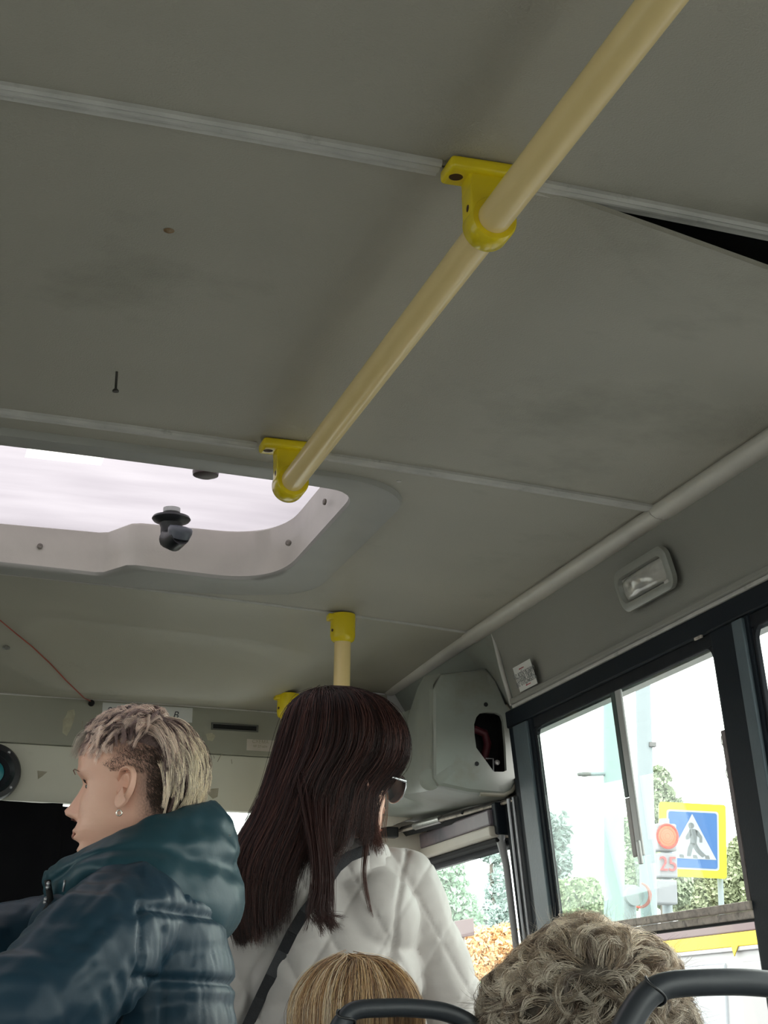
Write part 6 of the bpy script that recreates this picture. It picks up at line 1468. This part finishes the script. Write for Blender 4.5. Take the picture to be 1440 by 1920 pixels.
# dark under-layer: a closed cap and curtain just beneath the strands (open at the face)
V = []; nph = 60; zs = np.linspace(HZ[0] - .004, PX(640, 1600, D2).z, 40)
for z in zs:
    fo = np.interp(z, [HZ[8], HZ[6], HZ[4]], [math.radians(85), math.radians(70), math.radians(20)])
    for p in np.linspace(math.radians(-50) + fo, math.pi * 1.30, nph): V.append(hpos(p, z, .93))
Fq = [[i * nph + j, i * nph + j + 1, (i + 1) * nph + j + 1, (i + 1) * nph + j] for i in range(len(zs) - 1) for j in range(nph - 1)]
np_mesh('hair_base', np.array(V), np.array(Fq), mat('dark_hair_base', (.016, .009, .009), .6, var=.5, vscale=60, col2=(.03, .015, .014)), W2)
rg = np.random.RandomState(21); N = 760; keys = []
ztop = HZ[0]; zbot = PX(640, 1765, D2).z; z1590 = PX(640, 1590, D2).z
for i in range(N):
    ph = rg.uniform(math.radians(-15), math.pi * 1.12); kf = rg.uniform(.93, 1.02)
    x_ = math.cos(ph)
    if rg.rand() < .04: kf += .015
    if x_ > .62: ze = PX(640, rg.uniform(1500, 1590), D2).z
    elif x_ > .08: ze = PX(640, rg.uniform(1570, 1640), D2).z
    else: ze = zbot + rg.uniform(-.010, .050) + max(0, x_ + .25) * .10
    tz = np.array([0, .05, .14, .28, .42, .56, .7, .85, 1.0]); zz = ztop - .002 - (ztop - ze) * tz; zz[0] = ztop - .001 + rg.uniform(-.006, .002)
    php = np.full(9, ph) + rg.normal(0, .02, 9).cumsum() * np.linspace(0, 1, 9)
    if ze < z1590: php[5:] += np.linspace(0, 1, 4) * rg.normal(0, .10)
    P = hpos(php, zz, kf); P[0] = P[0] * .45 + np.array(PX(600, 1302, D2)) * .55; keys.append(P)
def col2f(keys, rg):
    n = len(keys); t = rg.rand(n, 1); return np.where(t < .55, np.array([.024, .012, .011]), np.where(t < .84, np.array([.054, .023, .020]), np.array([.105, .044, .036])))
IDW = lambda q: q
clump_hair('long_hair', np.array(keys), 22, .0040, col2f, W2, HAIRD, r0=.00052, S=22, seed=5, tip=1.1, L2=IDW)
# lock falling down the middle of the back, strands at the cheek, thin loose strands
def locks(name, paths, n, spread, colr, r0=.0005, seed=1, tip=.3, S=20):
    clump_hair(name, np.array([[tuple(p) for p in pp] for pp in paths]), n, spread, lambda k, r: np.tile(np.array(colr), (len(k), 1)) * (.7 + .6 * r.rand(len(k), 1)), W2, HAIRD, r0=r0, S=S, seed=seed, tip=tip, L2=IDW)
def pp_(seq): return [PX(u, v, d_) for u, v, d_ in seq]
mid = []
for i in range(26):
    j = rg.normal(0, 9); e = rg.uniform(-14, 26); mid.append(pp_([(592 + j * 1.6, 1470 + rg.normal(0, 18), D2 - .085), (600 + j, 1560, D2 - .118), (607 + j, 1620, D2 - .135), (607 + j * 1.1, 1670, D2 - .145), (605 + j * 1.4, 1710, D2 - .15), (612 + j * 1.6 + e, 1740 + rg.normal(0, 8), D2 - .15)]))
locks('back_lock', mid, 26, .0034, (.044, .018, .016), seed=31, tip=.6)
fr = []
for i in range(20):
    j = rg.normal(0, 5); fr.append(pp_([(748 + j * .3, 1400, D2 + .02), (742 + j, 1440, D2 + .01), (714 + j, 1478, D2 - .02), (698 + j, 1520, D2 - .03), (700 + j, 1560, D2 - .05), (708 + j * 1.2, 1590 + rg.normal(0, 6), D2 - .06)]))
locks('cheek_lock', fr, 20, .0030, (.10, .045, .036), seed=33, tip=.7)
th = []
for i in range(5):
    j = rg.normal(0, 3); th.append(pp_([(690 + j, 1560, D2 - .06), (686 + j, 1600, D2 - .085), (683 + j, 1640, D2 - .10), (688 + j, 1680, D2 - .105), (696 + j, 1712 + j * 2, D2 - .10)]))
locks('loose_strand', th, 6, .0016, (.10, .045, .036), seed=35, tip=.6)
wi = []
for i in range(14):
    j = rg.normal(0, 5); wi.append(pp_([(712 + j, 1470, D2 - .0), (716 + j, 1500, D2 + .0), (714 + j, 1530, D2 - .005), (711 + j, 1555, D2 - .01), (716 + j, 1580, D2 - .02)]))
locks('face_strand', wi, 3, .0014, (.20, .09, .055), seed=37, tip=.6)

# ================= seated passengers and their seats
SEATM = mat('seat_fabric_dark', (.05, .055, .07), .85, var=.5, vscale=40, col2=(.08, .08, .10)); HANDLE = mat('black_soft_plastic', (.020, .024, .030), .38, var=.3, vscale=20, col2=(.032, .036, .044), spec=.5, bump=.08, bscale=120)
def seat(pts_px, D, r, label, xc, slit=None):
    y = D; s = thing('passenger_seat', (xc, y + .22, FLOOR), label, 'seat', group='bus seats with black handles')
    P = [at(u, v, Y=y) for u, v in pts_px]; P = [Vector((p.x, y, p.z)) for p in P]
    Q_ = cr_paths(np.array([[tuple(p) for p in P]]), 40)[0]
    prof = [(math.cos(t) * 1.0, math.sin(t) * (1.0 + .12 * math.cos(2 * t))) for t in lsp(0, 2 * math.pi * 19 / 20, 20)]
    bm = bmesh.new(); tube(bm, [Vector(q) for q in Q_], r, 20, prof=prof); h = obj('grab_handle', bm, HANDLE, s, auto=60)
    if slit:
        i = slit; d = (Vector(Q_[i + 1]) - Vector(Q_[i - 1])).normalized(); u_, w_ = frame_of(d); c = Vector(Q_[i])
        bm = bmesh.new(); tube(bm, [c + (u_ * math.cos(t) + w_ * math.sin(t)) * r * 1.0 + d * (.004 * math.sin(2 * t)) for t in lsp(0, 2 * math.pi * 23 / 24, 24)], .0016, 8, closed=True); obj('joint_ring', bm, BLACKP, h, smooth=True)
    x0, x1 = min(p.x for p in P), max(p.x for p in P); zt = min(P[0].z, P[-1].z) + .02; wx = .16
    bm = bmesh.new(); hexa(bm, [(xc - wx, y + .0, FLOOR + .40), (xc + wx, y + .0, FLOOR + .40), (xc + wx, y + .045, FLOOR + .40), (xc - wx, y + .045, FLOOR + .40), (xc - wx, y - .015, zt), (xc + wx, y - .015, zt), (xc + wx, y + .02, zt), (xc - wx, y + .02, zt)], .018, 3); obj('backrest', bm, SEATM, s, auto=50)
    bm = bmesh.new(); box(bm, (xc - wx, y + .05, FLOOR + .36), (xc + wx, y + .55, FLOOR + .44), .025, 3); obj('seat_cushion', bm, SEATM, s, auto=50)
    bm = bmesh.new(); box(bm, (xc - .05, y + .25, FLOOR), (xc + .05, y + .45, FLOOR + .37), .01); obj('pedestal', bm, BLACKP, s)
    return s
YA = 1.74
seat([(1150, 1990), (1165, 1945), (1185, 1905), (1212, 1868), (1250, 1848), (1320, 1842), (1400, 1842), (1470, 1850), (1530, 1872), (1565, 1910), (1590, 1960), (1600, 2000)], YA, .0162, 'seat whose black handle fills the bottom right corner behind the curly grey head', at(1370, 1900, Y=YA).x, slit=12)
YBs = 1.97
seat([(590, 1990), (620, 1952), (645, 1912), (668, 1894), (720, 1890), (770, 1890), (830, 1897), (872, 1914), (905, 1945), (930, 1990)], YBs, .0120, 'seat with smaller black handle behind the blond head', at(760, 1920, Y=YBs).x, slit=9)

def seated(label, u, v, D, hs, coatm, yaw, seat_y):
    """seated figure facing forward; returns head frame"""
    c = PX(u, v, D); f = Vector((math.sin(yaw), math.cos(yaw), 0)); p = thing('person', (c.x, D + .1, FLOOR), label, 'person')
    sz = FLOOR + .44
    def tor(bm, loc):
        nb = loc(0, -.02, -.10); chest = Vector((c.x, D + .0, (sz + nb.z) / 2 + .08)); hip = Vector((c.x, D + .06, sz + .09))
        chain(bm, [(loc(0, -.03, -.06), .05 * hs), (nb, .047 * hs), (Vector((c.x, D - .01, nb.z - .08)), .055), (chest, .10), (hip, .12)])
        for s in (-1, 1):
            sh = Vector((c.x + s * .14, D, nb.z - .09)); el = Vector((c.x + s * .17, D + .12, sz + .16)); ha = Vector((c.x + s * .07, D + .30, sz + .13))
            chain(bm, [(Vector((c.x, D, nb.z - .07)), .05), (sh, .042), (el, .034), (ha, .024)]); hand(bm, ha, (ha - el), (0, 0, 1), .9)
            kn = Vector((c.x + s * .09, D + .42, sz + .06)); ft = Vector((c.x + s * .09, D + .42, FLOOR + .08)); chain(bm, [(hip + Vector((s * .07, 0, -.03)), .075), (kn, .055), (ft, .036)]); cap(bm, ft - Vector((0, 0, .04)), ft + Vector((0, .12, -.05)), .03, .025)
    b, loc, ax = build_person_body('body', p, c, f, hs, tor, SKIN1); nb = loc(0, -.02, -.10); hip = Vector((c.x, D + .06, sz + .10))
    eyes(loc, ax, hs, p)
    def coat(bm):
        chain(bm, [(Vector((c.x, D - .005, nb.z - .055)), .072), (Vector((c.x, D, (sz + nb.z) / 2 + .08)), .128), (hip, .145)])
        for s in (-1, 1):
            sh = Vector((c.x + s * .14, D, nb.z - .09)); el = Vector((c.x + s * .17, D + .12, sz + .16)); ha = Vector((c.x + s * .07, D + .30, sz + .13))
            chain(bm, [(Vector((c.x, D, nb.z - .07)), .065), (sh, .058), (el, .050), (ha.lerp(el, .15), .038)])
    remesh('coat', coat, .012, coatm, p, 4, lambda co, no: .004 * nz3(co, (14, 14, 14)))
    def tr(bm):
        for s in (-1, 1):
            kn = Vector((c.x + s * .09, D + .42, sz + .06)); ft = Vector((c.x + s * .09, D + .42, FLOOR + .12)); chain(bm, [(hip + Vector((s * .07, 0, -.04)), .09), (kn, .07), (ft, .05)])
    remesh('trousers', tr, .014, TROUS, p, 4)
    for s in (-1, 1):
        ft = Vector((c.x + s * .09, D + .42, FLOOR + .045)); bm = bmesh.new()
        remesh('shoe', lambda b_: (cap(b_, ft - Vector((0, .04, 0)), ft + Vector((0, .15, -.008)), .042, .034), cap(b_, ft, ft + Vector((0, 0, .06)), .042, .045)), .010, SHOE, p, 3)
    return p, loc, ax, c
# curly grey hair
DG = 1.95; kG = K(DG)
G, locG, axG, cG = seated('seated passenger seen from behind with thick curly grey-brown hair', 1108, 1955, DG, .98, mat('grey_coat', (.10, .10, .11), .85, var=.3, vscale=30, col2=(.14, .14, .15)), .1, YA)
rtG, fwG, upG = [np.array(a) for a in axG]; cGn = np.array(cG)
def blobpos(dirs, r, seed):
    """bumpy hairdo surface"""
    dirs = dirs / np.linalg.norm(dirs, axis=-1, keepdims=True); flat = dirs.reshape(-1, 3)
    return vnoise(flat * 2.6 + seed).reshape(dirs.shape[:-1]) * .9
centerG = np.array(PX(1108, 1928, DG)); RG = np.array([188 * kG, .115, 184 * kG])
def surfG(dirs, h=0.0):
    dirs = dirs / np.linalg.norm(dirs, axis=-1, keepdims=True); n_ = blobpos(dirs, 1, 4.2); loc_ = dirs * RG * (1 + .085 * n_ + h)[..., None]
    return centerG + loc_[..., 0:1] * np.array(vr2) + loc_[..., 1:2] * -np.array(vd2) + loc_[..., 2:3] * np.array([0, 0, 1])
V = []; nu, nv_ = 80, 44
for j in range(nv_):
    for i in range(nu):
        a, e = 2 * math.pi * i / nu, -.7 + (math.pi / 2 + .7) * j / (nv_ - 1); V.append((math.cos(a) * math.cos(e), math.sin(a) * math.cos(e), math.sin(e)))
V = surfG(np.array(V), np.full(len(V), -.10)); Fq = [[j * nu + i, j * nu + (i + 1) % nu, (j + 1) * nu + (i + 1) % nu, (j + 1) * nu + i] for j in range(nv_ - 1) for i in range(nu)]
np_mesh('hair_base', V, np.array(Fq), mat('grey_hair_base', (.07, .055, .042), .85, var=.6, vscale=50, col2=(.12, .10, .08), bump=.8, bscale=300), G)
rg = np.random.RandomState(44); keys = []; crown = np.array([-.10, .80, .52]); crown /= np.linalg.norm(crown)
for i in range(1150):
    d0 = rg.normal(size=3); d0[2] = abs(d0[2]) * 1.1 - .35; d0 /= np.linalg.norm(d0)
    away = d0 - crown; away -= d0 * away.dot(d0); away /= np.linalg.norm(away) + 1e-6; sw = np.cross(d0, away) * (1 if noise.noise(Vector(tuple(d0 * 2.2))) > 0 else -1); L = rg.uniform(.28, .52); kk = []; d = d0.copy(); t = away * .8 + sw * .55
    for j in range(7):
        s = j / 6; kk.append(surfG(d[None], np.array([-.08 + .17 * math.sin(s * 2.4) + (.05 if j == 6 else 0) * rg.rand()]))[0]); t2 = t - d * t.dot(d); t2 /= np.linalg.norm(t2); d = d + t2 * L / 6; d /= np.linalg.norm(d); t = t2 + np.cross(d, t2) * .42 * (1 if i % 2 else -1) * (.4 + rg.rand() * .6)
    keys.append(kk)
keys = np.array(keys)
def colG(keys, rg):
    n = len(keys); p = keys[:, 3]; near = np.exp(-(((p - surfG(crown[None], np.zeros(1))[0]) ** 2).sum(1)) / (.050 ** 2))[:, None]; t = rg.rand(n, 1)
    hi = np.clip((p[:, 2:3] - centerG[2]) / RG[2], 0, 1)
    c = np.where(t < .42, np.array([.42, .32, .23]), np.where(t < .80, np.array([.80, .69, .56]), np.array([.15, .10, .07]))); return c * (1 - .75 * near) * (.7 + .6 * hi)  # shade of the crown hollow and light on top put into the colour
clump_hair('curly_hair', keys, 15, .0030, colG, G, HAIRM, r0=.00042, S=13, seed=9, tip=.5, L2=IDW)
# loose frizz
fz = []
for i in range(420):
    d0 = rg.normal(size=3); d0[2] = abs(d0[2]) + .0; d0 /= np.linalg.norm(d0); a = surfG(d0[None], np.array([0.0]))[0]; t = rg.normal(size=3); t /= np.linalg.norm(t); o_ = (a - centerG); o_ /= np.linalg.norm(o_)
    fz.append([a, a + o_ * .008 + t * .006, a + o_ * .014 + t * .014, a + o_ * (.014 + .008 * rg.rand()) + t * .024])
clump_hair('frizz', np.array(fz), 3, .0028, lambda k, r: np.array([.48, .42, .34]) * (.6 + .6 * r.rand(len(k), 1)), G, HAIRM, r0=.00020, S=9, seed=10, tip=1, L2=IDW)
# lower right part of the hairdo, seen through the handle
# blond head
DB = 2.16; kB = K(DB)
Bp, locB, axB, cB = seated('seated passenger with straight dark-blond hair parted on top, low at bottom centre', 668, 1975, DB, .82, mat('brown_coat', (.16, .12, .09), .85, var=.3, vscale=30, col2=(.2, .15, .12)), .2, YBs)
centerB = np.array(PX(668, 1915, DB)); RB = np.array([112 * kB, .088, 104 * kB])
def surfB(az, el, h=0.0):
    c_ = np.cos(el); loc_ = np.stack([np.cos(az) * c_ * RB[0], np.sin(az) * c_ * RB[1], np.sin(el) * RB[2]], -1) * (1 + h)[..., None]
    return centerB + loc_[..., 0:1] * np.array(vr2) + loc_[..., 1:2] * -np.array(vd2) + loc_[..., 2:3] * np.array([0, 0, 1])
V = [];
for j in range(30):
    for i in range(60): V.append((2 * math.pi * i / 60, -.5 + (math.pi / 2 + .5) * j / 29))
V = np.array(V); V = surfB(V[:, 0], V[:, 1], np.full(len(V), -.05)); Fq = [[j * 60 + i, j * 60 + (i + 1) % 60, (j + 1) * 60 + (i + 1) % 60, (j + 1) * 60 + i] for j in range(29) for i in range(60)]
np_mesh('hair_base', V, np.array(Fq), mat('blond_hair_base', (.12, .075, .045), .8, var=.6, vscale=60, col2=(.2, .13, .08)), Bp)
rg = np.random.RandomState(55); keys = []
for i in range(620):
    az = rg.uniform(0, 2 * math.pi); kf = rg.uniform(-.03, .02) + .07 * noise.noise(Vector((math.cos(az) * 2.2, math.sin(az) * 2.2, 7))); els = np.array([1.50, 1.2, .9, .55, .2, -.15, -.45]) - rg.uniform(0, .10)
    azs_ = az + np.linspace(0, rg.normal(0, .16), 7); P = surfB(azs_, els, np.full(7, kf) + np.array([-.02, 0, .02, .02, .02, .02, .0])); P[5:, :2] = P[5:, :2] * 0 + P[4, :2]; P[0] += np.array(vr2) * -.010
    P[-1, 2] = P[4, 2] - rg.uniform(.05, .09); P[-2, 2] = (P[-1, 2] + P[4, 2]) / 2; keys.append(P)
def colB(keys, rg):
    n = len(keys); t = rg.rand(n, 1); return np.where(t < .38, np.array([.62, .42, .23]), np.where(t < .66, np.array([.36, .20, .10]), np.where(t < .84, np.array([.72, .58, .42]), np.array([.15, .085, .05]))))
clump_hair('blond_hair', np.array(keys), 20, .0034, colB, Bp, HAIRM, r0=.00042, S=16, seed=15, tip=.6, L2=IDW)
